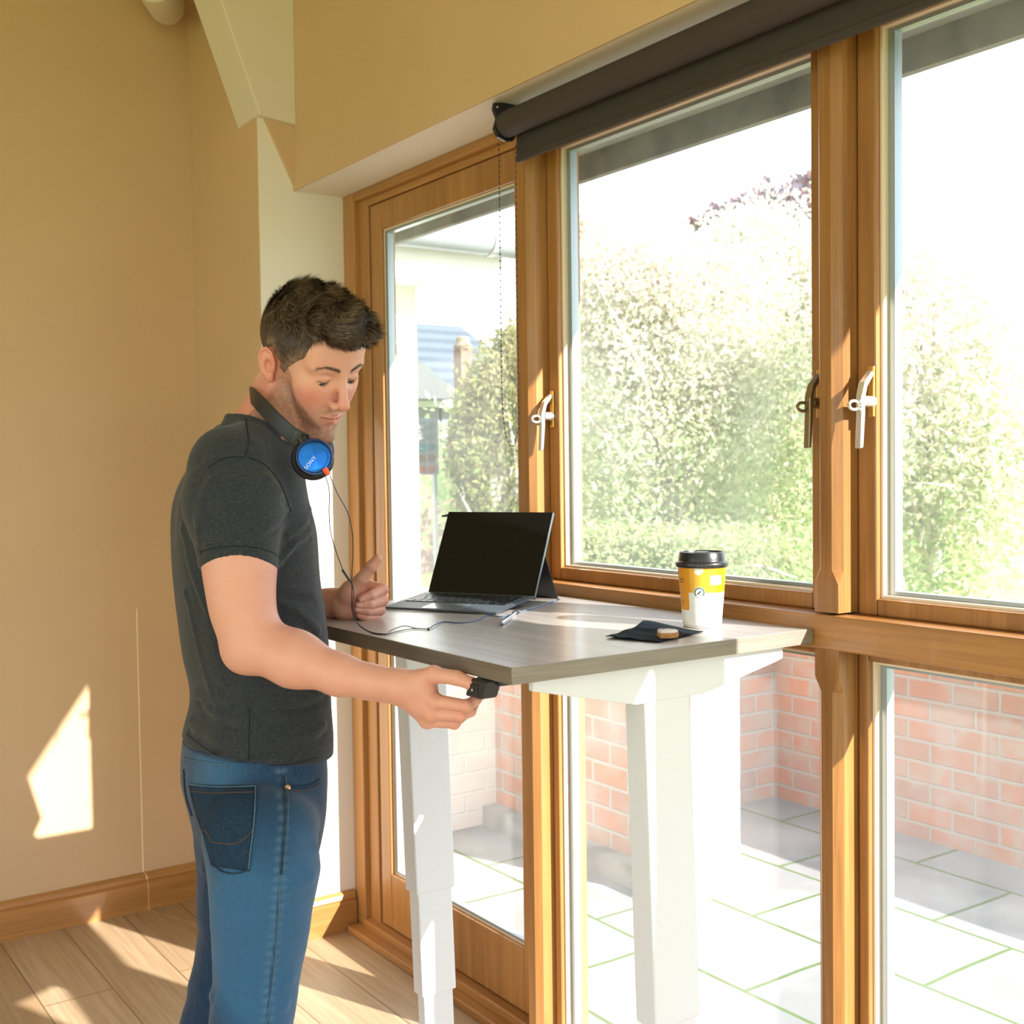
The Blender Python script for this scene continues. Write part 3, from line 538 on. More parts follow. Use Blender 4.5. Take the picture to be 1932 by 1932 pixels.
# ================================================================ cup
cpt = at(1325, 1181, Z=DZ); cup = thing('coffee_cup', 'yellow and white paper takeaway cup with black lid on the desk', 'cup', cpt)
def cupmesh():
    NT, NZ = 640, 260; Hc = .113
    zz = np.linspace(0, Hc, NZ); tt = np.linspace(-math.pi, math.pi, NT, endpoint=False)
    rr = .0345+(.0440-.0345)*zz/Hc; rr = np.where(zz < .004, rr-.0012, rr)
    tocam = -cpt[:2]/np.linalg.norm(cpt[:2]); rt = np.array([-tocam[1], tocam[0]])   # image right
    Z, T = np.meshgrid(zz, tt, indexing='ij'); R = np.repeat(rr[:, None], NT, 1)
    dx = np.cos(T)*tocam[0]+np.sin(T)*rt[0]; dy = np.cos(T)*tocam[1]+np.sin(T)*rt[1]
    V = np.stack([cpt[0]+R*dx, cpt[1]+R*dy, cpt[2]+Z+.0005], -1).reshape(-1, 3)
    i, j = np.meshgrid(np.arange(NZ-1), np.arange(NT), indexing='ij'); j2 = (j+1) % NT
    F = np.stack([i*NT+j, i*NT+j2, (i+1)*NT+j2, (i+1)*NT+j], -1).reshape(-1, 4)
    S = R*T; deg = np.degrees(T)
    yel = np.array([.72, .29, .006]); wht = np.array([.80, .80, .78]); dk = np.array([.05, .09, .10]); brn = np.array([.10, .05, .01]); org_ = np.array([.85, .42, .10])
    C = np.broadcast_to(wht, Z.shape+(3,)).copy()
    m = (Z > .0635); C[m] = yel
    m = (deg < -36) & (deg > -135) & (Z > .031); cr = .005
    corner = (deg > -36-7) & (Z < .031+cr) & (((deg+43)/7)**2+((Z-.031-cr)/cr)**2 > 1); C[m & ~corner] = yel
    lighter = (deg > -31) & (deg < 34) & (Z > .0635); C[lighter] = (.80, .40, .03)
    def disc(s0, z0, r, col, inner=0):
        q = np.hypot(S-s0, Z-z0); C[(q < r) & (q >= inner)] = col; return q
    # frog seal
    s0, z0 = -.0048, .0640; q = disc(s0, z0, .0104, wht); dz = Z-z0; ds = S-s0
    C[(q < .0096) & (q > .0066) & (dz > -.0058)] = (.10, .17, .19)
    C[(abs(dz+.0082) < .0008) & (abs(ds) < .0075)] = (.25, .33, .35)
    fr = (((ds*.8+dz*.6)/.0040)**2+((dz*.8-ds*.6)/.0014)**2 < 1) | ((ds-.0022)**2+(dz-.0024)**2 < .0013**2) | ((abs(dz+.0028+ds*.3) < .0005) & (abs(ds+.0014) < .0030)) | ((abs(ds+.0026-dz*.2) < .0005) & (dz > -.0045) & (dz < 0))
    C[fr & (q < .006)] = dk
    # small crest at the rim
    q = disc(-.0058, .1040, .0082, (.86, .82, .72)); C[(q < .0066) & (q > .0058) & (Z > .1005)] = (.84, .52, .12)
    for k in range(-2, 3): C[(abs(S+.0058-k*.0022) < .0005) & (abs(Z-.1068-.0006*abs(k)) < .0007)] = (.84, .52, .12)
    C[(abs(S+.0058) < .003) & (abs(Z-.1015) < .0005)] = (.84, .52, .12)
    def lines(sA, z0, widths, th_, col, gap, cw=.0012):
        for k, w_ in enumerate(widths):
            zc = z0-k*gap; ph = np.floor((S-sA)/cw); hsh = np.mod(np.sin(ph*12.9898+k*78.2)*43758.5, 1); sub = np.mod((S-sA)/cw, 1)
            C[(abs(Z-zc) < th_*(.55+.45*hsh)) & (S > sA) & (S < sA+w_) & (sub < .78)] = col
    lines(-.0078, .0515, [.0065], .0004, (.45, .48, .48), .003)
    lines(-.0108, .0475, [.0110, .0120, .0135, .0105], .00055, (.42, .45, .46), .0033)
    lines(-.0545, .0865, [.019], .0017, brn, .004, .0022); lines(-.0545, .0815, [.0165], .0018, brn, .004, .0024)
    lines(-.0480, .0475, [.0120, .0095, .0050], .0008, brn, .0032, .0014)
    lines(-.0450, .0250, [.011, .009, .0105], .0005, org_, .0026)
    # pale rectangle and pale disc to the right of the seal
    C[(S > .0150) & (S < .0400) & (abs(Z-.0860) < .0085)] = (.80, .78, .72)
    C[(np.hypot((S-.0270)/1.1, Z-.060) < .009) & (Z < .0635)] = (.80, .62, .50)
    me = bpy.data.meshes.new('paper_cup'); n = len(V); me.vertices.add(n); me.vertices.foreach_set('co', V.ravel()); k = len(F)
    me.loops.add(4*k); me.loops.foreach_set('vertex_index', F.ravel()); me.polygons.add(k); me.polygons.foreach_set('loop_start', np.arange(k)*4); me.polygons.foreach_set('loop_total', np.full(k, 4)); me.update(calc_edges=True)
    ca = me.color_attributes.new('Col', 'FLOAT_COLOR', 'POINT'); ca.data.foreach_set('color', np.concatenate([C, np.ones(C.shape[:2]+(1,))], -1).ravel().astype(np.float32)); return me
def vcol(m, nt, b):
    a = nt.nodes.new('ShaderNodeAttribute'); a.attribute_name = 'Col'; nt.links.new(a.outputs['Color'], b.inputs['Base Color'])
link('paper_cup', cupmesh(), mat('printed_paper', (.8, .8, .8), .38, coat=.2, build=vcol), cup, smooth=True)
LID = mat('black_lid', (.012, .013, .015), .32)
lid = put('lid', MB().lathe([(.0442, .108), (.0462, .1085), (.0468, .112), (.0468, .1155), (.0452, .118), (.0425, .1192), (.0418, .122), (.0405, .1335), (.0395, .135), (.0375, .1352), (.0365, .1325), (.0, .1315)], cpt, n=72, capa=False, capb=False), LID, cup, smooth=35)
put('rim_beads', (lambda mb: [mb.lathe([(.0, -.0012), (.0011, -.0006), (.0011, .0006), (0, .0012)], (cpt[0]+.0468*math.cos(t), cpt[1]+.0468*math.sin(t), cpt[2]+.1138), (math.cos(t), math.sin(t), 0), n=6, capa=False, capb=False) for t in np.linspace(0, 2*math.pi, 40, endpoint=False)] and mb)(MB()), mat('lid_highlight_beads', (.10, .11, .12), .15), lid)
put('sip_ridge', MB().lathe([(.0, .1315), (.012, .1315), (.014, .1335), (.010, .134), (0, .134)], cpt+np.array([.012, .012, 0]), n=24, capa=False, capb=False), LID, lid, smooth=40)
# ================================================================ napkin and biscuit
nq = [at(1143, 1204, Z=DZ+.0006)[:2], at(1243, 1213, Z=DZ+.0006)[:2], at(1327, 1193, Z=DZ+.0006)[:2], at(1205, 1184, Z=DZ+.0006)[:2]]
def napkin():
    n = 36; V = []; F = []
    for i in range(n+1):
        for j in range(n+1):
            s, t = i/n, j/n   # s: along 0->1 front edge, t: front->back
            p = (1-s)*(1-t)*nq[0]+s*(1-t)*nq[1]+s*t*nq[2]+(1-s)*t*nq[3]
            lift = .012*math.exp(-((t-.93)/.20)**2)*math.exp(-((s-.20)/.40)**2)*min(1, max(0, s*9))
            w = .0012*math.sin(9*s+2)*t+.0010*math.sin(14*t+5*s)+.0011
            edge = .0016*(.5+.5*math.sin(17*s))*(1 if t < .04 else 0)
            V.append((p[0], p[1], DZ+.0012+max(0, w)*.8+lift+edge))
    for i in range(n):
        for j in range(n): F.append((i*(n+1)+j, (i+1)*(n+1)+j, (i+1)*(n+1)+j+1, i*(n+1)+j+1))
    return MB().add(V, F)
NAP = mat('black_paper_napkin', (.008, .013, .020), .95, spec=.15, bump=((900, 900, 900), .5, .0004))
o = put('napkin', napkin(), NAP, smooth=True); sm = o.modifiers.new('layers', 'SOLIDIFY'); sm.thickness = .0012; sm.offset = 1
tag(o, 'creased black paper napkin lying open near the desk edge', 'napkin')
bc = at(1255, 1199, Z=DZ+.006); bis = thing('biscuit', 'bitten oval biscuit with white icing on the black napkin', 'biscuit', (bc[0], bc[1], DZ+.004))
def bisc(r, z0, z1, wob, top=False):
    rt = CR[:2]/np.linalg.norm(CR[:2]); fw = CF[:2]/np.linalg.norm(CF[:2]); P = []
    for t in np.linspace(0, 2*math.pi, 60, endpoint=False):
        x, y = r*1.12*math.cos(t), r*math.sin(t)*.95
        if x < -r*.45: x = -r*.45-.002*math.sin(9*t)+.15*(x+r*.45)
        k = 1+wob*math.sin(7*t)+wob*.7*math.sin(13*t+1); P.append(bc[:2]+(rt*x+fw*y)*k)
    mb = MB(); n = 60; v = []; f = []
    for s, z in ((.0, z0), (.96, z0), (1.0, (z0*.6+z1*.4)), (.97, z1-.001), (.86, z1), (.4, z1+(.0012 if top else 0)), (0.01, z1+(.0015 if top else 0))):
        for i, p in enumerate(P): q = bc[:2]+(p-bc[:2])*s; v.append((q[0], q[1], z+(.0006*math.sin(i*1.7+s*9) if top and 0 < s < .95 else 0)))
    for a in range(6):
        for i in range(n): f.append((a*n+i, a*n+(i+1) % n, (a+1)*n+(i+1) % n, (a+1)*n+i))
    return mb.add(v, f)
put('crumb', bisc(.0205, DZ+.0035, DZ+.0125, .015), mat('golden_biscuit', (.52, .25, .08), .85, noise=((300, 300, 300), (.30, .13, .04), .45, .65, 3), bump=((400, 400, 400), .7, .001)), bis, smooth=50)
put('icing', bisc(.0192, DZ+.0120, DZ+.0155, .03, True), mat('white_icing', (.80, .74, .72), .45, noise=((250, 250, 250), (.62, .50, .46), .5, .7, 3), bump=((300, 300, 300), .6, .0008)), bis, smooth=60)
# ================================================================ stylus pen
pa, pb = at(945, 1177, Z=DZ+.004), at(973, 1157, Z=DZ+.004); dd = (pb-pa)/np.linalg.norm(pb-pa)
pen = thing('pen', 'slim silver pen with black clip lying on the desk', 'pen', ((pa[0]+pb[0])/2, (pa[1]+pb[1])/2, DZ))
Lp = np.linalg.norm(pb-pa)
put('barrel', MB().lathe([(.0008, 0), (.0030, .006), (.0042, .016), (.0044, Lp*.9), (.0040, Lp)], pa, dd, n=20), mat('satin_silver', (.62, .68, .74), .25, metal=.9), pen, smooth=40)
put('tip', MB().lathe([(.0003, -.006), (.0012, -.002), (.0031, .006), (.0033, .0075)], pa, dd, n=14), BLACK, pen, smooth=40)
put('clip', MB().tube([pb-dd*.012+np.array([.004, -.004, .0005]), pb+dd*.001+np.array([.005, -.005, .001]), pb+dd*.001+np.array([0, 0, .006]), pb-dd*.012+np.array([-.003, .003, .003])], .0016, 8), BLACK, pen, smooth=40)
# ================================================================ roller blind
BLD = mat('charcoal_blind_fabric', (.044, .033, .030), .8, bump=((700, 700, 700), .5, .0004))
bX, bZ = 1.560, 2.202; bY0, bY1 = -.15, at(955, 240, X=bX)[1]
rb = thing('roller_blind', 'rolled-up charcoal roller blind mounted under the soffit', 'blind', (bX, (bY0+bY1)/2, bZ-.03))
put('fabric_roll', MB().lathe([(.0, 0), (.028, .0), (.0295, .002), (.0295, bY1-bY0-.002), (.028, bY1-bY0), (0, bY1-bY0)], (bX, bY0, bZ), (0, 1, 0), n=56, capa=False, capb=False), BLD, rb, smooth=35)
yb = at(975, 280, X=bX+.027)[1]
put('hanging_fabric', MB().box(bX+.0265, bX+.0285, bY0+.02, yb, bZ-.078, bZ+.002), BLD, rb)
put('bottom_bar', MB().box(bX+.0225, bX+.0325, bY0+.02, yb+.001, bZ-.083, bZ-.068), BLD, rb, bevel=.002)
bk = [(bX+.034, bZ+.049), (bX-.006, bZ+.049), (bX-.030, bZ+.046), (bX-.033, bZ+.030), (bX-.024, bZ+.012), (bX-.032, bZ-.012), (bX-.022, bZ-.030), (bX, bZ-.037), (bX+.020, bZ-.033), (bX+.034, bZ-.012)]
put('end_bracket', MB().prism(bk, 1, bY1+.001, bY1+.010), BLACK, rb, bevel=.001)
put('screw', MB().lathe([(0, 0), (.003, 0), (.003, .002), (0, .003)], (bX-.024, bY1, bZ+.036), (0, -1, 0), n=10, capa=False, capb=False), mat('bright_screw', (.8, .8, .75), .3, metal=1), rb)
cX = bX-.012
cp = [at(x, y, X=cX+k) for x, y, k in ((941, 262, 0), (943, 420, 0), (945, 600, 0), (947, 740, 0), (951, 800, 0), (956, 828, 0), (963, 841, .003), (971, 838, .006), (977, 815, .009), (979, 790, .01), (977, 640, .012), (975, 450, .014), (973, 270, .016))]
cpath = spline(cp, 30); mb = MB().tube(cpath[::4], .0005, 5)
dist = 0; last = np.array(cpath[0])
for p in cpath:
    p = np.array(p); dist += np.linalg.norm(p-last); last = p
    if dist > .0105:
        dist = 0; mb.lathe([(0, -.0021), (.0016, -.0014), (.0021, 0), (.0016, .0014), (0, .0021)], p, (0, 0, 1), n=7, capa=False, capb=False)
put('bead_chain', mb, BLACK, rb, smooth=60)
# ================================================================ window handles
BRS = mat('gold_tinted_metal', (.72, .42, .12), .3, metal=.8); SIL = mat('silver_handle', (.80, .82, .80), .22, metal=.75); BRZ = mat('bronze_handle', (.30, .22, .12), .35, metal=.7)
def handle(label, y, z, m, mk, s=1):
    X = 1.680; k = .74; t = thing('window_handle', label, 'handle', (X, y, z), 'window handles')
    put('base_plate', MB().box(X-.005, X, y-.007, y+.007, z-.030, z+.058), BRS, t, bevel=.003)
    lv = [(X-.007, z+.040), (X-.022, z+.022), (X-.028, z+.002), (X-.028, z-.025), (X-.033, z-.082), (X-.040, z-.084), (X-.037, z-.028), (X-.037, z+.006), (X-.029, z+.030), (X-.009, z+.050)]
    put('lever', MB().prism(lv[:], 1, y-.008, y+.006), m, t, bevel=.002)
    put('hub', MB().lathe([(.0, 0), (.010, 0), (.010, .026), (.0, .028)], (X, y, z-.003), (-1, 0, 0), n=20, capa=False, capb=False), m, t, smooth=40)
    kp = [np.array([X-.037-.010-.013*math.cos(a), y+s*.001, z-.010+.0075*math.sin(a)]) for a in np.linspace(0, 2*math.pi, 20)]
    put('key', MB().tube(kp, .0030, 8).tube([np.array([X-.030, y, z-.010]), np.array([X-.040, y, z-.010])], .003, 8), mk, t, smooth=50)
hp = at(1043, 783, X=1.680); handle('silver handle with key on the casement beside the blind chain', hp[1], hp[2], SIL, SIL)
hq = at(1538, 757, X=1.66); handle('bronze handle peeking out left of the right oak post', RY1+.026, hq[2]-.0, BRZ, BRZ)
hr_ = at(1608, 757, X=1.680); handle('silver handle with key just right of the oak post', RY0-.035, hr_[2], SIL, SIL)
# ================================================================ the person: implicit surfaces -> meshes
def smin(a, b, k):
    if k <= 0: return np.minimum(a, b)
    h_ = np.clip(.5+.5*(b-a)/k, 0, 1); return b*(1-h_)+a*h_-k*h_*(1-h_)
def smax(a, b, k): return -smin(-a, -b, k)
def cone(p, a, b, ra, rb):
    a = np.asarray(a, float); b = np.asarray(b, float); ba = b-a; t = np.clip(((p-a)@ba)/(ba@ba), 0, 1)
    return np.linalg.norm(p-a-t[:, None]*ba, axis=1)-(ra+(rb-ra)*t)
def chain(p, pts, rs, k=.004):
    d = None
    for i in range(len(pts)-1):
        q = cone(p, pts[i], pts[i+1], rs[i], rs[i+1]); d = q if d is None else smin(d, q, k)
    return d
def ell(p, c, r, M=None):
    q = p-np.asarray(c, float)
    if M is not None: q = q@M
    r = np.asarray(r, float); k0 = np.linalg.norm(q/r, axis=1); k1 = np.linalg.norm(q/(r*r), axis=1); return k0*(k0-1)/np.maximum(k1, 1e-6)
def rotm(a, b, c):
    ca, sa, cb, sb, cc, sc_ = math.cos(a), math.sin(a), math.cos(b), math.sin(b), math.cos(c), math.sin(c)
    return np.array([[ca, -sa, 0], [sa, ca, 0], [0, 0, 1]])@np.array([[cb, 0, sb], [0, 1, 0], [-sb, 0, cb]])@np.array([[1, 0, 0], [0, cc, -sc_], [0, sc_, cc]])
def segd(p, pts):
    d = None
    for a, b in zip(pts[:-1], pts[1:]):
        q = cone(p, a, b, 0, 0); d = q if d is None else np.minimum(d, q)
    return d
def ridge(p, pts, w, amp): return -amp*np.exp(-(segd(p, [np.asarray(x) for x in pts])/w)**2)
def nets(sdf, lo, hi, h, band=1.0):
    lo = np.array(lo, float); n = np.ceil((np.array(hi)-lo)/h).astype(int)+1; B = 6
    n = ((n+B-1)//B)*B+1
    cb = (n-1)//B; I = np.stack(np.meshgrid(*[np.arange(c) for c in cb], indexing='ij'), -1).reshape(-1, 3)
    dc = sdf(lo+(I+.5)*B*h); keep = np.abs(dc) < B*h*.87*1.25*band+.006
    D = np.ones(n, np.float32)
    neg = I[~keep & (dc < 0)]
    for i, j, k in neg: D[i*B:i*B+B+1, j*B:j*B+B+1, k*B:k*B+B+1] = -1
    K = I[keep]; g = np.stack(np.meshgrid(*[np.arange(B+1)]*3, indexing='ij'), -1).reshape(-1, 3)
    for s in range(0, len(K), 1500):
        idx = (K[s:s+1500, None, :]*B+g[None]).reshape(-1, 3)
        lin = np.unique(np.ravel_multi_index(idx.T, D.shape)); ijk = np.stack(np.unravel_index(lin, D.shape), -1)
        D.reshape(-1)[lin] = sdf(lo+ijk*h)
    S = D < 0; c = S[:-1, :-1, :-1].astype(np.int8)
    for dx in (0, 1):
        for dy in (0, 1):
            for dz in (0, 1):
                if dx+dy+dz: c = c+S[dx:S.shape[0]-1+dx, dy:S.shape[1]-1+dy, dz:S.shape[2]-1+dz]
    act = np.argwhere((c > 0) & (c < 8)); vid = -np.ones(c.shape, np.int64); vid[tuple(act.T)] = np.arange(len(act))
    acc = np.zeros((len(act), 3)); cnt = np.zeros(len(act)); corners = [(x, y, z) for x in (0, 1) for y in (0, 1) for z in (0, 1)]
    dv = {q: D[act[:, 0]+q[0], act[:, 1]+q[1], act[:, 2]+q[2]] for q in corners}
    for q in corners:
        for ax in range(3):
            if q[ax] == 0:
                r = list(q); r[ax] = 1; r = tuple(r); a, b = dv[q], dv[r]; m = (a < 0) != (b < 0); t = np.where(m, a/(a-b+1e-20), 0)
                e = np.tile(np.array(q, float), (len(act), 1)); e[:, ax] += t; acc[m] += e[m]; cnt[m] += 1
    V = lo+(act+acc/cnt[:, None])*h
    F = []
    for ax in range(3):
        sl0 = [slice(1, -1)]*3; sl0[ax] = slice(0, -1)
        A = S[tuple(sl0)]; sl1 = list(sl0); sl1[ax] = slice(1, None); Bb = S[tuple(sl1)]
        E_ = np.argwhere(A != Bb); off = np.ones(3, int); off[ax] = 0; P = E_+off
        u = np.zeros(3, int); w = np.zeros(3, int); u[(ax+1) % 3] = 1; w[(ax+2) % 3] = 1
        q = [P-u-w, P-w, P, P-u]; ids = np.stack([vid[tuple(x.T)] for x in q], -1)
        fl = A[tuple(E_.T)]; ids[~fl] = ids[~fl][:, ::-1]; F.append(ids)
    F = np.concatenate(F); F = F[(F >= 0).all(1)]
    # one Newton step onto the surface
    e = h*.25; g0 = sdf(V); G = np.stack([sdf(V+np.eye(3)[k]*e)-sdf(V-np.eye(3)[k]*e) for k in range(3)], -1)/(2*e)
    st = g0/np.maximum((G**2).sum(1), .25); V = V-G*np.clip(st, -h*.5, h*.5)[:, None]
    return V, F
def npmesh(name, V, F, cols=None):
    me = bpy.data.meshes.new(name); me.vertices.add(len(V)); me.vertices.foreach_set('co', V.astype(np.float32).ravel()); k = len(F); w = F.shape[1]
    me.loops.add(w*k); me.loops.foreach_set('vertex_index', F.ravel().astype(np.int32)); me.polygons.add(k)
    me.polygons.foreach_set('loop_start', np.arange(k)*w); me.polygons.foreach_set('loop_total', np.full(k, w)); me.update(calc_edges=True)
    if cols is not None:
        ca = me.color_attributes.new('Col', 'FLOAT_COLOR', 'POINT')
        ca.data.foreach_set('color', np.concatenate([cols, np.ones((len(cols), 1))], 1).astype(np.float32).ravel())
    return me
# ---------------------------------------------------------------- head frame (x forward, y his left, z up)
HM = rotm(-1.295, .49, .128); HO = np.array([.911, 1.941, 1.609])
def toW(l): return HO+np.asarray(l, float)@HM.T
def toL(w): return (w-HO)@HM
MIR = np.array([1, -1, 1.])
def face(q):
    """head surface in local metres"""
    s = q.copy(); s[:, 1] = np.abs(s[:, 1])    # symmetric features
    d = ell(q, (-.004, 0, .050), (.097, .076, .080))
    d = smin(d, ell(q, (.034, 0, .020), (.060, .060, .070)), .02)
    d = smin(d, ell(s, (.056, .018, -.020), (.038, .040, .060)), .02)          # mid face
    d = smin(d, ell(s, (.060, .037, -.008), (.020, .022, .020)), .018)         # cheekbones
    d = smin(d, ell(q, (.060, 0, -.060), (.0375, .033, .030)), .018)            # muzzle
    d = smin(d, chain(s, [(.010, .052, -.060), (.044, .042, -.090), (.074, .014, -.104)], [.014, .013, .013], .01), .016)   # jaw line
    d = smin(d, cone(s, (.004, .054, -.010), (.010, .049, -.056), .014, .015), .02)
    d = smin(d, ell(q, (.077, 0, -.102), (.018, .021, .016)), .014)            # chin
    d = smin(d, ell(q, (.040, 0, -.070), (.045, .040, .026)), .02)             # floor of the jaw
    d = smin(d, cone(s, (.090, .008, .032), (.074, .050, .033), .0075, .0080), .014)   # brow
    d = smin(d, ell(q, (.060, 0, .060), (.036, .060, .036)), .02)              # forehead
    # eye sockets
    d = smax(d, -ell(s, (.099, .031, .011), (.014, .018, .0125)), .010)
    # eyeball + lids
    lid = np.linalg.norm(s-np.array([.0765, .0315, .010]), axis=1)-.0136
    d = smin(d, lid, .0045)
    d = smin(d, cone(s, (.0885, .020, .0145), (.0875, .043, .0135), .0022, .002), .004)        # upper lid crease fold
    # lid opening: a curved slit low on the ball
    e = s-np.array([.0765, .0315, .010]); az = e[:, 1]; zc = -.0036-.0024*np.clip(1-(az/.0125)**2, -1, 1)
    slit = np.maximum(np.abs(e[:, 2]-zc)-.0032*np.clip(1-(az/.0125)**2, 0, 1)-.0001, np.abs(az)-.0122)
    slit = np.maximum(slit, .004-e[:, 0]); d = smax(d, -slit, .0012)
    # nose
    d = smin(d, cone(q, (.094, 0, .022), (.1145, 0, -.024), .0065, .0085), .010)
    d = smin(d, ell(q, (.1145, 0, -.0275), (.0105, .0100, .0090)), .007)
    d = smin(d, ell(s, (.1030, .0125, -.0315), (.0100, .0068, .0078)), .005)
    d = smax(d, -ell(s, (.1085, .0068, -.0385), (.0055, .0034, .0040)), .002)
    d = smax(d, -cone(s, (.0985, .0215, -.0275), (.0935, .0235, -.040), .0016, .001), .004)    # alar crease
    # lips
    d = smin(d, cone(s, (.1005, .003, -.0550), (.0885, .0225, -.0585), .0032, .0014), .005)
    d = smin(d, cone(s, (.0985, .000, -.0650), (.0885, .0190, -.0602), .0042, .0016), .005)
    d = smax(d, -cone(s, (.1050, 0, -.0600), (.0920, .0260, -.0580), .0012, .0010), .0022)     # mouth line
    d = smax(d, -cone(q, (.1085, 0, -.0420), (.1065, 0, -.0500), .0014, .0014), .004)           # philtrum
    d = smax(d, -cone(s, (.0985, 0, -.0790), (.0930, .012, -.0785), .0035, .002), .008)         # under the lip
    # ears
    A = rotm(0, 0, 0)
    pe = s-np.array([-.005, .0775, .002]); ca_, sa_ = math.cos(.42), math.sin(.42)
    ex = pe[:, 0]*ca_-pe[:, 1]*sa_; ey = pe[:, 0]*sa_+pe[:, 1]*ca_; ez = pe[:, 2]; ex = ex+ez*.18
    pp = np.stack([ex, ey, ez], -1)/.87
    pan = ell(pp, (-.004, .003, .004), (.0185, .0055, .031))
    pan = smin(pan, ell(pp, (.001, .003, -.024), (.0095, .0048, .0105)), .006)
    hel = None; hp_ = [(.010, .006, .016), (.006, .007, .028), (-.004, .0075, .0335), (-.015, .0075, .027), (-.0205, .007, .012), (-.018, .0065, -.006), (-.010, .006, -.021)]
    hel = chain(pp, hp_, [.0026]*7, .002)
    pan = smin(pan, hel, .003)
    pan = smax(pan, -ell(pp, (.0010, .0075, -.001), (.0092, .0078, .0135)), .002)
    pan = smax(pan, -chain(pp, [(.004, .0085, .024), (-.008, .009, .024), (-.0145, .009, .010)], [.002, .0026, .0022], .002), .002)
    pan = smin(pan, ell(pp, (.0095, .0045, -.006), (.004, .004, .0065)), .004)
    d = smin(d, pan*.87, .005)
    return d
SHL = at(430, 880, d=1.965); ELR = at(478, 1212, d=1.925); WRR = at(750, 1293, d=1.855)
NB = at(500, 812, d=2.10); NK = at(494, 803, d=2.10)      # base of the neck
def skin_top(p):
    d = face(toL(p))
    n0 = toW((-.018, 0, -.040)); d = smin(d, cone(p, n0, NB, .054, .053), .016)
    d = smin(d, cone(p, toW((-.050, 0, -.01)), at(492, 800, d=2.14), .034, .040), .03)
    # sternomastoid
    d = smin(d, cone(p, toW((-.006, -.060, -.035)), at(548, 838, d=2.05), .011, .010), .010)
    # traps / shoulders base hidden in the shirt
    d = smin(d, cone(p, NB+np.array([-.01, -.02, -.015]), NB+np.array([-.02, -.09, -.065]), .045, .030), .03)
    d = smin(d, cone(p, NB+np.array([-.01, .02, -.015]), NB+np.array([-.02, .10, -.065]), .045, .030), .03)
    d = smin(d, ell(p, NB+np.array([-.015, 0, -.10]), (.060, .10, .08)), .03)
    low = np.clip((NK[2]-.012-.4*(p[:, 0]-NK[0])-p[:, 2])/.02, 0, 1)
    return np.where(low > 0, np.maximum(d, shirt_bulk(p)+.012-(1-low)*.05), d)
# ---- right arm and hand
def HP(x, y, d): return at(x, y, d=d)
W0 = WRR
thR = [HP(776, 1293, 1.845), HP(818, 1273, 1.832), HP(862, 1279, 1.818), HP(890, 1290, 1.806)]
inR = [HP(820, 1323, 1.836), HP(880, 1332, 1.820), HP(897, 1321, 1.832), HP(908, 1311, 1.846)]
miR = [HP(813, 1345, 1.844), HP(868, 1350, 1.832), HP(888, 1342, 1.848), HP(895, 1328, 1.866)]
riR = [HP(806, 1359, 1.860), HP(857, 1364, 1.855), HP(874, 1350, 1.874), HP(880, 1336, 1.890)]
liR = [HP(800, 1350, 1.882), HP(842, 1354, 1.885), HP(858, 1346, 1.898), HP(864, 1336, 1.908)]
def arm_r(p):
    d = cone(p, at(440, 935, d=1.965), at(452, 1060, d=1.93), .044, .0535)
    d = smin(d, cone(p, at(452, 1060, d=1.93), ELR, .0520, .0400), .03)
    d = smin(d, ell(p, at(448, 1130, d=1.925), (.045, .045, .075)), .03)
    d = smin(d, ell(p, at(462, 1232, d=1.93), (.034, .034, .032)), .02)           # elbow point
    d = smin(d, cone(p, ELR, at(555, 1243, d=1.905), .041, .0415), .03)
    d = smin(d, cone(p, at(555, 1243, d=1.905), at(640, 1272, d=1.885), .0400, .0310), .03)
    d = smin(d, cone(p, at(640, 1274, d=1.885), W0, .0300, .0235), .02)
    d = smin(d, cone(p, at(700, 1290, d=1.885), at(752, 1302, d=1.873), .024, .022), .02)
    c_ = cuffcut(p); m = (c_ < -.002) & (np.linalg.norm(p-CUFA, axis=1) < .17)
    if m.any(): d[m] = np.maximum(d[m], shirt0(p[m])+.007)
    return d
def hand_r(p):
    d = cone(p, W0, HP(795, 1312, 1.862), .0245, .025)
    for t, r in ((inR[0], .0135), (miR[0], .0140), (riR[0], .0135), (liR[0], .0120)): d = smin(d, cone(p, HP(776, 1308, 1.868), t, .021, r), .012)
    d = smin(d, cone(p, HP(768, 1290, 1.856), thR[1], .0200, .0125), .012)
    d = smin(d, ell(p, HP(796, 1296, 1.85), (.024, .022, .020)), .012)
    d = smin(d, chain(p, thR[1:], [.0122, .0112, .0098], .004), .006)
    d = smin(d, ell(p, thR[1], (.0128, .0128, .0128)), .006)
    d = smin(d, ell(p, thR[3], (.0106, .0100, .0096)), .004)
    fs = None
    for c, rr in ((inR, (.0112, .0094, .0084, .0074)), (miR, (.0114, .0096, .0084, .0076)), (riR, (.0108, .0092, .0080, .0072)), (liR, (.0102, .0088, .0078, .0070))):
        q = chain(p, c, rr, .003); q = smin(q, np.linalg.norm(p-c[1], axis=1)-rr[1]*1.10, .002); q = smin(q, np.linalg.norm(p-c[0], axis=1)-rr[0]*1.16, .003)
        fs = q if fs is None else smin(fs, q, .0012)
    d = smin(d, fs, .0035)
    # tendons on the back of the hand
    for c in (inR, miR, riR): d = d+ridge(p, [HP(772, 1300, 1.842), c[0]+(HP(800, 1300, 1.80)-HP(800, 1300, 1.84))*.30], .0035, .0016)
    d = d-ridge(p, [HP(858, 1268, 1.806), HP(860, 1290, 1.806)], .0016, .0006)-ridge(p, [HP(866, 1269, 1.806), HP(868, 1290, 1.806)], .0014, .0005)
    return d
def skin_r(p): return smin(arm_r(p), hand_r(p), .010)
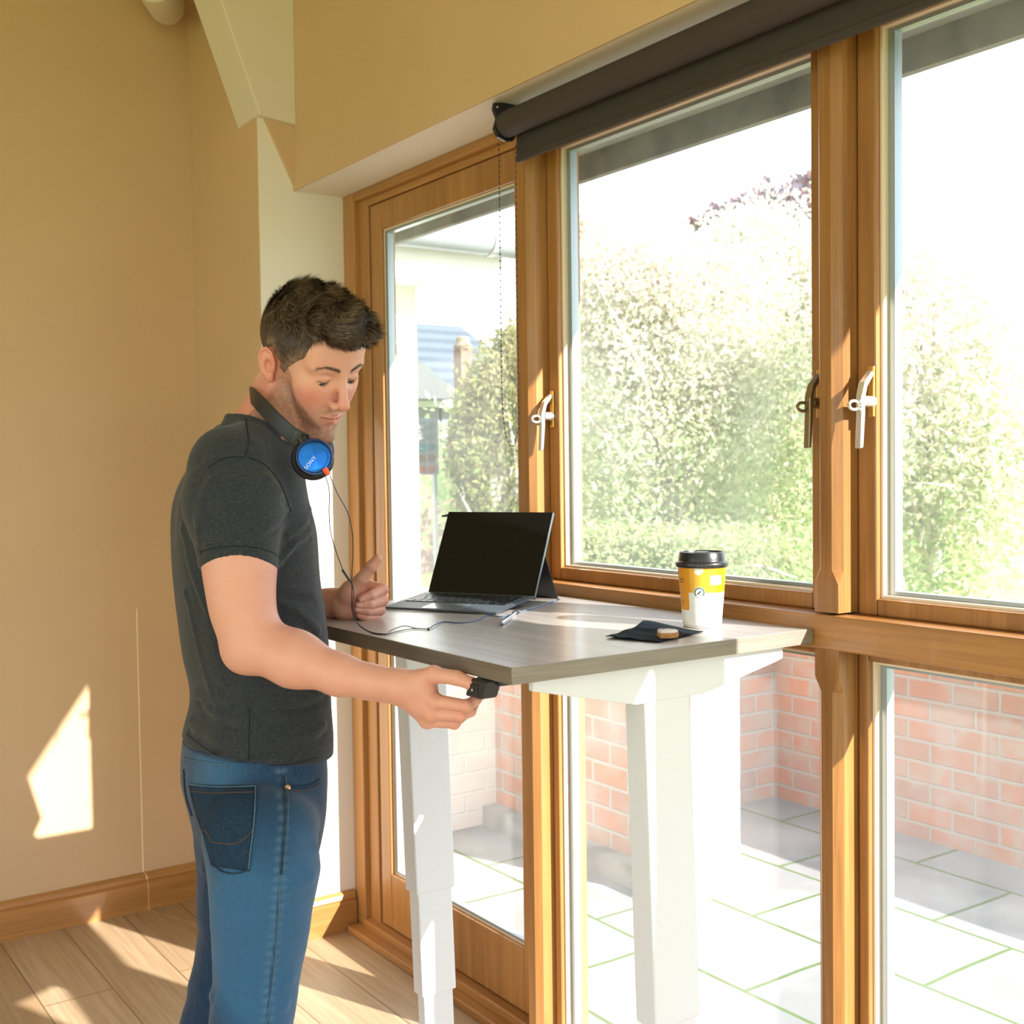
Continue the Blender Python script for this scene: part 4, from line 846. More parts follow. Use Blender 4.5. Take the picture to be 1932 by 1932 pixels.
# ---- left arm and hand
WL = at(626, 1139, d=2.36)
DZm = 2.30
def HL(x, y, d): return at(x, y, d=d)
PALM = HL(664, 1136, 2.318)
thL = [HL(655, 1122, 2.312), HL(682, 1092, 2.300), HL(701, 1069, 2.296), HL(712, 1054, 2.294)]
inL = [HL(695, 1106, 2.345), HL(722, 1112, 2.325), HL(700, 1124, 2.298), HL(684, 1130, 2.290)]
miL = [HL(697, 1122, 2.350), HL(722, 1133, 2.325), HL(698, 1141, 2.297), HL(679, 1142, 2.290)]
riL = [HL(694, 1138, 2.352), HL(717, 1151, 2.325), HL(694, 1153, 2.297), HL(677, 1150, 2.291)]
liL = [HL(688, 1152, 2.350), HL(708, 1166, 2.322), HL(690, 1165, 2.300), HL(678, 1160, 2.296)]
def skin_l(p):
    d = cone(p, np.array([.85, 2.20, 1.37]), np.array([.885, 2.30, 1.15]), .048, .042)
    d = smin(d, cone(p, np.array([.885, 2.30, 1.15]), np.array([.96, 2.23, 1.155]), .042, .038), .02)
    d = smin(d, cone(p, np.array([.96, 2.23, 1.155]), WL, .037, .0275), .02)
    d = smin(d, cone(p, WL, HL(650, 1138, 2.335), .0285, .030), .015)
    d = smin(d, ell(p, HL(664, 1136, 2.335), (.030, .030, .036)), .014)
    d = smin(d, ell(p, HL(652, 1153, 2.325), (.022, .022, .018)), .012)      # heel of the hand
    d = smin(d, ell(p, HL(660, 1118, 2.312), (.019, .019, .024)), .010)      # thumb mound
    for t in (inL[0], miL[0], riL[0], liL[0]): d = smin(d, cone(p, HL(660, 1136, 2.345), t, .021, .0135), .01)
    d = smin(d, chain(p, thL, [.0165, .0125, .0108, .0090], .004), .010)
    d = smin(d, ell(p, thL[2], (.0115, .0115, .0120)), .004)
    fs = None
    for c, rr in ((inL, (.0118, .0118, .0100, .0088)), (miL, (.0118, .0116, .0098, .0088)), (riL, (.0112, .0108, .0092, .0082)), (liL, (.0100, .0098, .0082, .0074))):
        q = chain(p, c, rr, .0025); fs = q if fs is None else smin(fs, q, .0010)
    return smin(d, fs, .004)
def slimleg(p):
    d = None
    for c in (rl, ll):
        q = chain(p, [x[0] for x in c], [x[1]*.62 for x in c], .01); d = q if d is None else np.minimum(d, q)
    return d
# ---------------------------------------------------------------- shirt
FACE_YAW = 0
SH_ROWS = [(812, 425, 556, .085, 12), (835, 398, 563, .125, 12), (865, 368, 568, .160, 12), (905, 343, 570, .178, 11), (950, 330, 576, .188, 10), (1000, 327, 589, .188, 9), (1050, 328, 593, .180, 8), (1100, 333, 597, .170, 7), (1150, 338, 606, .162, 5), (1200, 346, 612, .158, 4), (1250, 354, 614, .156, 2), (1290, 364, 615, .158, 0), (1330, 366, 616, .164, 0), (1370, 354, 618, .170, 0), (1400, 348, 619, .173, 0), (1440, 346, 616, .175, 0), (1480, 346, 612, .175, 0)]
def rows2loft(rows, Yf, nexp=2.25):
    T = []
    for y, l, r, b, yaw in rows:
        Yc = Yf(y); c = at((l+r)/2, y, Y=Yc); dd_ = (c-EYEP)@CF; w = (r-l)/2*dd_/FPX
        v = (c-EYEP)[:2]; v = v/np.linalg.norm(v); ya = math.radians(yaw); lat = np.array([math.sin(ya), math.cos(ya)])
        cs = abs(v@lat); sn = math.sqrt(1-cs*cs); a = math.sqrt(max(w*w-(b*sn)**2, 1e-4))/cs
        T.append((c[2], c[0], c[1], a, b, ya))
    return np.array(sorted(T))
def loftsdf(p, T, n=2.25):
    z = p[:, 2]; zc = np.clip(z, T[0, 0], T[-1, 0]); g = [np.interp(zc, T[:, 0], T[:, k]) for k in range(1, 6)]
    ca, sa = np.cos(g[4]), np.sin(g[4]); dx, dy = p[:, 0]-g[0], p[:, 1]-g[1]
    lx = dx*ca-dy*sa; ly = dx*sa+dy*ca     # facing axis (cos,-sin), lateral (sin,cos)
    k = (np.abs(lx/g[2])**n+np.abs(ly/g[3])**n)**(1/n)+1e-9
    m = np.minimum(g[2], g[3]); r = np.hypot(lx, ly); d = (k-1)*np.minimum(r/k, m*3)
    return smax(d, np.abs(z-zc)*1.0+np.where(np.abs(z-zc) > 0, 0, -.05), .01)
TS = rows2loft(SH_ROWS, lambda y: 2.02)
# smooth interpolation of the rows
def densify(T, n=60):
    z = np.linspace(T[0, 0], T[-1, 0], n); out = [z]
    for k in range(1, T.shape[1]):
        v = np.interp(z, T[:, 0], T[:, k]); kk = np.exp(-np.linspace(-1.5, 1.5, 7)**2); kk /= kk.sum(); vp = np.pad(v, 3, mode='edge'); out.append(np.convolve(vp, kk, 'valid'))
    return np.stack(out, 1)
TS = densify(TS)
HEMZ = .925
def wob(p, s, a, seed=0):
    r = np.random.default_rng(seed); o = np.zeros(len(p))
    for k in range(6):
        v = r.normal(size=3)*s; o += np.sin(p@v+r.uniform(0, 6.28))
    return a*o/6
def PS(x, y, dd=1.93): return at(x, y, d=dd)
CUFA = at(450, 1058, d=1.93); CUFD = CUFA-at(440, 930, d=1.955); CUFD /= np.linalg.norm(CUFD)
FOLDS = [  # (points (px,py,depth), width, amplitude)
    ([(375, 985, 1.87), (450, 945, 1.86), (530, 925, 1.88)], .008, .0026), ([(385, 930, 1.87), (440, 905, 1.86), (510, 900, 1.87)], .007, .0022),
    ([(470, 1015, 1.86), (505, 995, 1.86), (545, 955, 1.90)], .006, .0020), ([(545, 1010, 1.98), (575, 985, 2.05), (585, 960, 2.08)], .007, .0028),
    ([(528, 1060, 1.96), (560, 1020, 2.0), (585, 1000, 2.05)], .007, .0030), ([(520, 1130, 1.95), (560, 1150, 1.98), (600, 1190, 2.05)], .009, .0030),
    ([(505, 1110, 1.95), (550, 1110, 1.98), (592, 1120, 2.06)], .008, .0024),
    ([(345, 1000, 2.08), (385, 1150, 2.02), (420, 1290, 1.98)], .010, .0035), ([(350, 1120, 2.08), (372, 1220, 2.05), (400, 1320, 2.0)], .008, .0035),
    ([(385, 1330, 2.02), (450, 1360, 1.97), (530, 1350, 1.97)], .010, .0035), ([(360, 1360, 2.06), (420, 1400, 1.99), (500, 1405, 1.96)], .010, .0036),
    ([(372, 1310, 2.06), (430, 1320, 1.99), (490, 1300, 1.97)], .009, .0040), ([(470, 1420, 1.96), (540, 1400, 1.97), (610, 1370, 2.06)], .010, .0030),
    ([(520, 1330, 1.97), (570, 1320, 2.0), (612, 1300, 2.06)], .009, .0026), ([(350, 1395, 2.08), (400, 1425, 2.0), (450, 1440, 1.97)], .007, .0028),
    ([(530, 1240, 1.95), (570, 1230, 1.98), (610, 1240, 2.06)], .008, .0022), ([(390, 870, 1.93), (440, 862, 1.9), (468, 850, 1.93)], .007, .0020),
    ([(400, 905, 1.90), (380, 960, 1.89), (378, 1020, 1.88)], .010, .0030)]
SEAMS = [[(466, 800, 2.0), (468, 835, 1.95), (462, 862, 1.92)], [(472, 862, 1.92), (505, 885, 1.90), (530, 915, 1.89), (548, 962, 1.89)], [(466, 864, 1.92), (420, 868, 1.90), (385, 900, 1.89)], [(471, 1290, 1.95), (470, 1370, 1.95), (468, 1445, 1.95)]]
def shirt_bulk(p):
    d = loftsdf(p, TS)
    # shoulders and chest yoke
    nb = NK+np.array([-.010, 0, -.026])
    for sgn, e in ((-1, at(436, 872, d=1.985)), (1, np.array([.845, 2.175, 1.440]))):
        d = smin(d, cone(p, nb+np.array([-.004, .03*sgn, -.012]), e, .052, .060), .035)
    return d
def cuffcut(p): uu = (p-CUFA)@CR; return (p-CUFA)@CUFD-.004-1.9*uu*uu*np.where(uu > 0, 2.2, .4)
def shirt0(p):
    d = shirt_bulk(p)
    sl = cone(p, at(430, 890, d=1.975), at(441, 955, d=1.955), .066, .0755)
    sl = smin(sl, cone(p, at(441, 955, d=1.955), at(452, 1085, d=1.93), .0755, .0615), .03)
    sl = smin(sl, cone(p, np.array([.80, 2.23, 1.41]), np.array([.80, 2.34, 1.20]), .068, .062), .03) if False else sl
    cut = cuffcut(p)
    sl = smax(sl, cut, .003)
    d = smin(d, sl, .018)
    sl2 = cone(p, np.array([.85, 2.185, 1.41]), np.array([.88, 2.275, 1.215]), .064, .058); d = smin(d, smax(sl2, (1.215-p[:, 2]), .003), .02)
    return d
def projectv(xy, d0, off=.0012, sdf=None):
    """march many eye rays onto a garment surface"""
    p = np.array([at(x, y, d=d0) for x, y in xy]); v = np.array([at(x, y, d=d0+1) for x, y in xy])-p; v /= np.linalg.norm(v, axis=1)[:, None]; t = np.zeros(len(p)); act = np.ones(len(p), bool)
    for _ in range(70):
        k = np.where(act)[0]
        if not len(k): break
        q = (sdf or jeans)(p[k]+v[k]*t[k][:, None]); on = q >= off; act[k[~on]] = False; k2 = k[on]
        t[k2] += np.maximum(q[on]-off, .0003)*.8; act[k2[t[k2] > .75]] = False
    return p+v*t[:, None]
def project(x, y, d0, off=.0012, sdf=None): return projectv([(x, y)], d0, off, sdf)[0]
FOLDS = [(list(projectv([q[:2] for q in f], 1.68, .0005, shirt0)), w_, a_) for f, w_, a_ in FOLDS]
def shirt(p):
    d = shirt0(p)
    # folds
    for f, w_, a_ in FOLDS: d = d+ridge(p, f, w_, a_*1.7)+ridge(p, [x+np.array([0, 0, -.016]) for x in f], w_*.8, -a_*1.1)
    d = d+wob(p, 24, .0030, 3)+wob(p, 55, .0014, 5)
    # neckline and hem
    q = p-NK; tilt = q[:, 2]+.50*q[:, 0]
    d = smin(d, smax(np.abs(np.hypot(q[:, 0]*.98, q[:, 1]*.90)-.0580)-.0020, np.abs(tilt+.026)-.016, .003), .022)
    neck = np.maximum(np.hypot(q[:, 0]*.98, q[:, 1]*.90)-.0560, -(tilt+.045)); d = smax(d, -neck, .002); d = smax(d, tilt+.006-.5*np.maximum(0, np.hypot(q[:, 0], q[:, 1])-.085)*9, .004)
    hz_ = HEMZ+.012*(.83-p[:, 0])/.1+.003*np.sin(p[:, 1]*30)
    hem = (hz_-p[:, 2]); d = d-.0009*np.exp(-((p[:, 2]-hz_-.021)/.0016)**2)*-1
    cutd = cuffcut(p); d = d+.0009*np.exp(-((cutd+.021)/.0016)**2)*(np.linalg.norm(p-CUFA, axis=1) < .085)
    return smax(d, hem, .003)
# ---------------------------------------------------------------- jeans
JR = [(1400, 352, 607, .168, 0), (1440, 346, 608, .172, 0), (1480, 347, 606, .176, 0), (1520, 355, 604, .178, 0), (1560, 366, 600, .165, 0), (1600, 378, 592, .150, 0), (1640, 392, 578, .130, 0)]
TJ = densify(rows2loft(JR, lambda y: 2.02), 30)
def mid(l, r, y, d): p = at((l+r)/2, y, d=d); return p, (r-l)/2*d/FPX
rl = [mid(383, 602, 1580, 2.00), mid(398, 598, 1640, 1.99), mid(403, 586, 1700, 1.985), mid(407, 576, 1750, 1.98), mid(410, 565, 1800, 1.975), mid(411, 556, 1850, 1.97), mid(407, 551, 1895, 1.965), mid(402, 545, 1932, 1.96)]
kx, ky, kz = rl[-1][0]
rl += [(np.array([kx-.002, ky+.0, .38]), .058), (np.array([kx-.012, ky, .28]), .056), (np.array([kx-.015, ky, .14]), .046), (np.array([kx-.012, ky, .065]), .048)]
ll = [mid(372, 560, 1600, 2.20), mid(378, 545, 1700, 2.21), mid(374, 520, 1800, 2.22), mid(362, 495, 1860, 2.22), mid(345, 478, 1932, 2.22)]
lx, ly_, lz = ll[-1][0]
ll += [(np.array([lx-.02, ly_+.01, .34]), .057), (np.array([lx-.03, ly_+.02, .24]), .055), (np.array([lx-.03, ly_+.02, .14]), .046), (np.array([lx-.028, ly_+.02, .065]), .048)]
LEGC = [[q[0] for q in rl], [q[0] for q in ll]]
JS = [[(531, 1450, 1.95), (535, 1520, 1.94), (532, 1600, 1.93), (528, 1660, 1.92)], [(528, 1660, 1.92), (520, 1760, 1.91), (510, 1850, 1.90), (505, 1932, 1.89)]]
JF = [([(415, 1885, 1.92), (460, 1905, 1.90), (540, 1895, 1.93)], .010, .0045), ([(408, 1905, 1.93), (450, 1935, 1.90)], .008, .0040), ([(400, 1760, 1.95), (440, 1745, 1.92), (500, 1750, 1.90)], .012, .0020),
      ([(540, 1620, 1.95), (600, 1600, 2.02)], .010, .0030), ([(545, 1680, 1.95), (590, 1655, 2.0)], .010, .0026), ([(380, 1640, 2.0), (410, 1660, 1.96), (470, 1665, 1.93)], .008, .0030), ([(352, 1850, 2.2), (400, 1880, 2.15)], .010, .0040), ([(420, 1860, 1.94), (480, 1870, 1.90), (550, 1850, 1.94)], .009, .0030)]
def jeans0(p):
    d = loftsdf(p, TJ, 2.3)
    for c in (rl, ll): d = smin(d, chain(p, [q[0] for q in c], [q[1] for q in c], .02), .018)
    return d
JS = [list(projectv([q[:2] for q in f], 1.68, .0005, jeans0)) for f in JS]
JF = [(list(projectv([q[:2] for q in f], 1.68, .0005, jeans0)), w_, a_) for f, w_, a_ in JF]
def jeans(p):
    d = jeans0(p)
    for f, w_, a_ in JF: d = d+ridge(p, f, w_, a_)
    for f in JS: d = d+ridge(p, f, .0022, .0014)
    d = d+wob(p, 30, .0024, 9)+wob(p, 75, .0014, 10)
    hole = smax(p[:, 2]*-1+.965, -1+0*p[:, 2], .001)
    d = smax(d, p[:, 2]-.985, .003); d = smax(d, .045-p[:, 2], .003)
    return d
# ---------------------------------------------------------------- build meshes
import os
def lo_hi(pts, m): pts = np.array(pts); return pts.min(0)-m, pts.max(0)+m
person = thing('person', 'man in charcoal t-shirt and blue jeans at the desk, looking down at his hand', 'person', (.80, 2.02, 0))
VS = []; FS = []; n0 = 0
bl, bh = lo_hi([toW((x, y, z)) for x in (-.10, .125) for y in (-.09, .09) for z in (-.12, .135)]+[NB+np.array([0, -.12, -.12]), NB+np.array([0, .14, -.12])], .01)
bl[2] = NB[2]-.14
for fn, (a, b_), h_ in ((skin_top, (bl, bh), .0017), (skin_r, lo_hi([SHL+np.array([0, 0, .0]), ELR, W0, thR[3], liR[3], inR[3], riR[1], at(452, 1060, d=1.93), at(440, 1260, d=1.93)], .07), .0018), (skin_l, lo_hi([(.85, 2.20, 1.37), (.885, 2.30, 1.15), WL, thL[3], inL[1], liL[1]], .06), .0018)):
    V, F = nets(fn, a, b_, h_); VS.append(V); FS.append(F+n0); n0 += len(V)
# torso core and legs inside the clothes keep the body whole
def core(p):
    d = loftsdf(p, TS*np.array([1, 1, 1, .70, .70, 1]), 2.2); return smin(smin(d, loftsdf(p, TJ*np.array([1, 1, 1, .75, .75, 1]), 2.2), .02), slimleg(p), .008)
V, F = nets(core, (.45, 1.7, .03), (1.05, 2.4, 1.46), .010); VS.append(V); FS.append(F+n0)
V = np.concatenate(VS); F = np.concatenate(FS); nh = len(VS[0])
# colour masks of the skin
base = np.array([.70, .365, .275]); C = np.tile(base, (len(V), 1))
L = toL(V[:nh]); s = L.copy(); s[:, 1] = np.abs(s[:, 1]); gs = lambda c, r: np.exp(-(((s-np.array(c))/np.array(r))**2).sum(1))
def tint(m, col, k): 
    m = np.clip(m*k, 0, 1)[:, None]; C[:nh] = C[:nh]*(1-m)+np.array(col)*m
tint(gs((.075, .045, -.022), (.03, .022, .020)), (.74, .24, .18), .85)
tint(gs((.115, 0, -.028), (.02, .014, .016)), (.72, .25, .19), .75)
tint((s[:, 1] > .066)*1.*(L[:, 0] < .02), (.70, .25, .19), .6)
# stubble
jl = np.clip((-.030-.35*(L[:, 0]-.0)-L[:, 2])/.018, 0, 1)*0
def beardm(q):
    s = q.copy(); s[:, 1] = np.abs(s[:, 1]); f = np.interp(q[:, 0], [-.01, .030, .042, .052, .072, .082, .090, .11], [.020, .018, .000, -.024, -.042, -.058, -.077, -.079])
    b = np.clip((f-q[:, 2])/.012, 0, 1)*np.clip((q[:, 0]-.004+np.maximum(0, -q[:, 2]-.045)*.0)/.010, 0, 1)
    b = np.maximum(b, np.exp(-(((s-np.array([.103, .012, -.046]))/np.array([.014, .016, .0052]))**2).sum(1))*.85)
    return b*np.where(q[:, 0] < .012, np.clip((q[:, 2]+.07)/.02, 0, 1), 1)
beard = beardm(L)
rngs = np.random.default_rng(4); grain = rngs.uniform(.45, 1.1, nh)
tint(beard*grain, (.13, .075, .050), .66)
# lips
up_ = np.exp(-((cone(s, (.1005, 0, -.0550), (.0890, .0215, -.0585), 0, 0))/.0046)**4); lw_ = np.exp(-((cone(s, (.0985, 0, -.0655), (.0885, .0185, -.0605), 0, 0))/.0058)**4)
tint(np.maximum(up_*.85, lw_), (.72, .22, .22), .85)
tint(np.exp(-((cone(s, (.1035, 0, -.0600), (.0915, .0240, -.0582), 0, 0))/.0016)**2), (.25, .06, .05), .9)
# lash line and lid shade painted into the skin colour
e_ = s-np.array([.0765, .0315, .010]); zc_ = -.0036-.0024*np.clip(1-(e_[:, 1]/.0125)**2, -1, 1)
tint(np.exp(-((e_[:, 2]-zc_-.0040)/.0011)**2)*(np.abs(e_[:, 1]) < .0125)*(e_[:, 0] > .004)*(e_[:, 0] < .017), (.07, .035, .025), .85)
# knuckles, finger tips
def tintall(pt, r, col, k):
    m = np.clip(np.exp(-(((V-pt)/r)**2).sum(1))*k, 0, 1)[:, None]; C[:] = C*(1-m)+np.array(col)*m
for ptc in [c[1] for c in (inR, miR, riR, inL, miL, riL, liL)]+[inR[0], miR[0], thR[1], thR[3], thL[3]]+[c[3] for c in (inL, miL, riL, liL)]: tintall(ptc, .012, (.74, .26, .20), .6)
tintall(PALM, .03, (.66, .25, .19), .5)
def skinb(m, nt, b):
    a = nt.nodes.new('ShaderNodeAttribute'); a.attribute_name = 'Col'
    n, r = texnoise(nt, (38, 38, 38), 5, .35, .7); mu = nt.nodes.new('ShaderNodeMath'); mu.operation = 'MULTIPLY'; mu.inputs[1].default_value = .22; nt.links.new(r.outputs[0], mu.inputs[0])
    c = mix(nt, a.outputs['Color'], (.66, .26, .19, 1), mu.outputs[0]); nt.links.new(c.outputs[2], b.inputs['Base Color'])
    b.inputs['Subsurface Weight'].default_value = .06; b.inputs['Subsurface Radius'].default_value = (.9, .35, .2); b.inputs['Subsurface Scale'].default_value = .006
    n2, _ = texnoise(nt, (900, 900, 900), 2, .3, .7); bp = nt.nodes.new('ShaderNodeBump'); bp.inputs['Strength'].default_value = .25; bp.inputs['Distance'].default_value = .0004; nt.links.new(n2.outputs[0], bp.inputs['Height']); nt.links.new(bp.outputs[0], b.inputs['Normal'])
SKIN = mat('skin', tuple(base), .45, spec=.4, build=skinb)
body = link('body', npmesh('body', V, F, C), SKIN, person, smooth=True)
# eyes
EYE_W = mat('eye_white', (.75, .72, .68), .12); IRIS = mat('blue_grey_iris', (.05, .07, .09), .1)
for sg in (-1, 1):
    c = toW((.0765, .0315*sg, .010)); gz_ = toW((.0765+.9, .0315*sg-.05, .010-.55))-c; gz_ /= np.linalg.norm(gz_)
    ey = put('eye', MB().lathe([(.0127*math.sin(t), -.0127*math.cos(t)) for t in np.linspace(.01, math.pi-.01, 20)], c, gz_, n=28), EYE_W, body, smooth=True)
    put('iris', MB().lathe([(.0061, .0112), (.0058, .01185), (.003, .0127), (0.0001, .0129)], c, gz_, n=24, capa=False), IRIS, ey, smooth=True)
# nails on the visible tips
NAIL = mat('finger_nail', (.72, .38, .31), .3, coat=.4)
for c, off, r in ((thR, (at(893, 1289, d=1.7)-at(893, 1289, d=1.71)), .0098), (inL, (at(690, 1125, d=2.1)-at(690, 1125, d=2.11)), .0086), (miL, (at(690, 1125, d=2.1)-at(690, 1125, d=2.11)), .0086), (riL, (at(690, 1125, d=2.1)-at(690, 1125, d=2.11)), .0080)):
    n_ = off/np.linalg.norm(off); t_ = c[3]-c[2]; t_ = t_-n_*(t_@n_); t_ /= np.linalg.norm(t_); b2 = np.cross(n_, t_); mbn = MB(); v = []; f = []
    if c is thR: n_ = n_*.6+np.array([0, 0, .8]); n_ /= np.linalg.norm(n_); t_ = t_-n_*(t_@n_); t_ /= np.linalg.norm(t_); b2 = np.cross(n_, t_)
    for i in range(7):
        for j in range(7):
            a = (i-3)/3*.75; u = (j-3)/3*.0058; rr = r+.0003-(.0008 if (i in (0, 6) or j in (0, 6)) else 0); v.append(c[3]+t_*(u+.0008)+n_*rr*math.cos(a)+b2*rr*math.sin(a))
    for i in range(6):
        for j in range(6): f.append((i*7+j, (i+1)*7+j, (i+1)*7+j+1, i*7+j+1))
    put('finger_nail', mbn.add(v, f), NAIL, body, smooth=True)
# ---------------------------------------------------------------- shirt, jeans
V, F = nets(shirt, (.52, 1.70, .88), (1.05, 2.45, NB[2]+.06), .0030)
def heather(m, nt, b):
    n, r = texnoise(nt, (160, 160, 1100), 3, .35, .7); n2, r2 = texnoise(nt, (12, 12, 12), 3, .3, .7)
    c = mix(nt, (.010, .0125, .016, 1), (.050, .057, .068, 1), r.outputs[0]); c2 = mix(nt, c.outputs[2], (.024, .029, .036, 1), .35)
    mp = coords(nt, (420, 420, 420)); v = nt.nodes.new('ShaderNodeTexVoronoi'); v.inputs['Scale'].default_value = 1; nt.links.new(mp.outputs[0], v.inputs['Vector'])
    rr = nt.nodes.new('ShaderNodeMapRange'); rr.inputs[1].default_value = .16; rr.inputs[2].default_value = .08; nt.links.new(v.outputs['Distance'], rr.inputs[0])
    n3, r3 = texnoise(nt, (120, 120, 120), 2, .55, .62); mm = nt.nodes.new('ShaderNodeMath'); mm.operation = 'MULTIPLY'; nt.links.new(rr.outputs[0], mm.inputs[0]); nt.links.new(r3.outputs[0], mm.inputs[1])
    c3 = mix(nt, c2.outputs[2], (.34, .36, .38, 1), mm.outputs[0]); nt.links.new(c3.outputs[2], b.inputs['Base Color'])
    bp = nt.nodes.new('ShaderNodeBump'); bp.inputs['Strength'].default_value = .4; bp.inputs['Distance'].default_value = .0006; nt.links.new(n.outputs[0], bp.inputs['Height']); nt.links.new(bp.outputs[0], b.inputs['Normal'])
SHIRT = mat('charcoal_heather_jersey', (.03, .03, .035), .85, spec=.25, Sheen_Weight=.15, Sheen_Roughness=.5, build=heather)
tee = link('t_shirt', npmesh('t_shirt', V, F), SHIRT, body, smooth=True)
V, F = nets(jeans, (.42, 1.70, .03), (1.02, 2.45, 1.02), .0034)
# denim wash: fades on thigh fronts and seat
rx, rz = V[:, 0], V[:, 2]
def px_of(P): q = (P-EYEP)@np.stack([CR, CD, CF], 1); return q[:, 0]/q[:, 2]*FPX+966, q[:, 1]/q[:, 2]*FPX+966
thc = [at(455, 1800, d=1.92), at(450, 1720, d=1.92), at(560, 1650, d=1.98), at(545, 1760, d=1.95), at(400, 1450, d=2.02), at(520, 1900, d=1.93)]
fade = sum(np.exp(-(((V-c)/np.array([.05, .09, .12]))**2).sum(1)) for c in thc); fade = np.clip(fade, 0, 1)[:, None]
C = np.array([.004, .022, .062])*(1-fade)+np.array([.028, .115, .240])*fade
sd = np.minimum(segd(V, JS[0]), segd(V, JS[1])); pu = .5+.5*np.sin(V[:, 2]*420); m = (np.exp(-((sd-.006)/.005)**2)*pu*.5)[:, None]; C = C*(1-m)+np.array([.12, .22, .33])*m
m = np.exp(-(sd/.0014)**2)[:, None]*.85; C = C*(1-m)+np.array([.010, .018, .035])*m
def denim(m, nt, b):
    a = nt.nodes.new('ShaderNodeAttribute'); a.attribute_name = 'Col'
    n, r = texnoise(nt, (500, 500, 30), 4, .35, .75); n2, r2 = texnoise(nt, (30, 500, 900), 3, .4, .75)
    mu = nt.nodes.new('ShaderNodeMath'); mu.operation = 'MULTIPLY'; mu.inputs[1].default_value = .24; nt.links.new(r.outputs[0], mu.inputs[0])
    c = mix(nt, a.outputs['Color'], (.07, .17, .31, 1), mu.outputs[0]); mu2 = nt.nodes.new('ShaderNodeMath'); mu2.operation = 'MULTIPLY'; mu2.inputs[1].default_value = .3; nt.links.new(r2.outputs[0], mu2.inputs[0])
    c2 = mix(nt, c.outputs[2], (.012, .03, .07, 1), mu2.outputs[0]); nt.links.new(c2.outputs[2], b.inputs['Base Color'])
    bp = nt.nodes.new('ShaderNodeBump'); bp.inputs['Strength'].default_value = .5; bp.inputs['Distance'].default_value = .0005; nt.links.new(n.outputs[0], bp.inputs['Height']); nt.links.new(bp.outputs[0], b.inputs['Normal'])
DEN = mat('blue_denim', (.05, .12, .22), .8, spec=.25, Sheen_Weight=.2, build=denim)
jn = link('jeans', npmesh('jeans', V, F, C), DEN, body, smooth=True)
JV, JFc = V, F
DNS = mat('dark_indigo_stitch_band', (.012, .028, .055), .8); STI = mat('tan_stitching', (.10, .055, .03), .8); EDG = mat('worn_denim_edge', (.075, .15, .23), .85)
def patch(name, quad, m, off, nx=22, ny=22, wv=0):
    V_ = []; F_ = []
    for i in range(nx+1):
        for j in range(ny+1):
            s_, t_ = i/nx, j/ny; q = [(1-s_)*(1-t_)*quad[0][k]+s_*(1-t_)*quad[1][k]+s_*t_*quad[2][k]+(1-s_)*t_*quad[3][k] for k in (0, 1)]
            V_.append(q)
    V_ = list(projectv(V_, 1.7, off))
    for i in range(nx):
        for j in range(ny): F_.append((i*(ny+1)+j, (i+1)*(ny+1)+j, (i+1)*(ny+1)+j+1, i*(ny+1)+j+1))
    o = put(name, MB().add(V_, F_), m, jn, smooth=True); md = o.modifiers.new('cloth', 'SOLIDIFY'); md.thickness = .0012; return o
def stitch(name, pts, r, m, off=.0026, n=14, parent=None):
    pp = spline([(x, y, 0) for x, y in pts], n); path = list(projectv([q[:2] for q in pp], 1.7, off))
    return put(name, MB().tube(path, r, 6), m, parent or jn, smooth=True)
PKM = mat('darker_pocket_denim', (.008, .026, .056), .85, spec=.25, noise=((500, 500, 40), (.022, .052, .095), .4, .75, 4), bump=((500, 500, 60), .5, .0005))
pk = patch('back_pocket', [(357, 1480), (482, 1483), (470, 1644), (400, 1634)], PKM, .0016)
stitch('pocket_edge', [(482, 1483), (481, 1520), (478, 1560), (472, 1610), (469, 1640)], .0011, EDG, .0034, parent=pk); stitch('pocket_edge', [(469, 1641), (445, 1648), (420, 1645), (400, 1630)], .0011, DNS, .0034, parent=pk)
stitch('pocket_hem', [(357, 1480), (400, 1484), (440, 1484), (482, 1483)], .0011, EDG, .0034, parent=pk); stitch('pocket_hem', [(360, 1493), (400, 1496), (440, 1495), (480, 1494)], .0009, STI, .0032, parent=pk)
stitch('pocket_stitching', [(380, 1566), (390, 1570), (398, 1586), (410, 1590), (440, 1592), (462, 1582), (477, 1566)], .0009, STI, .0032, parent=pk)
stitch('pocket_edge', [(357, 1482), (365, 1520), (378, 1560), (396, 1600), (402, 1632)], .0009, DNS, .003, parent=pk)
stitch('side_seam', [(534, 1464), (538, 1520), (535, 1580), (530, 1650)], .0012, DNS, .0016); stitch('side_seam_edge', [(540, 1464), (544, 1520), (541, 1580), (534, 1650)], .0008, EDG, .0018)
stitch('side_seam_edge', [(528, 1668), (524, 1760), (514, 1860), (504, 1930)], .0009, EDG, .0016)
stitch('front_pocket', [(541, 1481), (560, 1484), (585, 1481), (604, 1470)], .0013, DNS, .0018); stitch('front_pocket', [(541, 1490), (562, 1492), (586, 1488), (603, 1478)], .0009, STI, .0018)
stitch('yoke_seam', [(348, 1431), (370, 1436), (400, 1440), (430, 1444)], .0012, EDG, .0016); stitch('yoke_seam', [(346, 1452), (350, 1500), (362, 1540)], .0014, DNS, .0018)
rv = project(543, 1486, 1.7, .0022); put('rivet', MB().lathe([(0, .0), (.0050, 0), (.0046, .0016), (.0025, .0022), (.0016, .0032), (0, .0036)], rv, (EYEP-rv), n=18, capa=False, capb=False), mat('copper_rivet', (.70, .45, .28), .35, metal=.9), jn, smooth=40)
SEM = mat('black_seam_thread', (.008, .009, .011), .9)
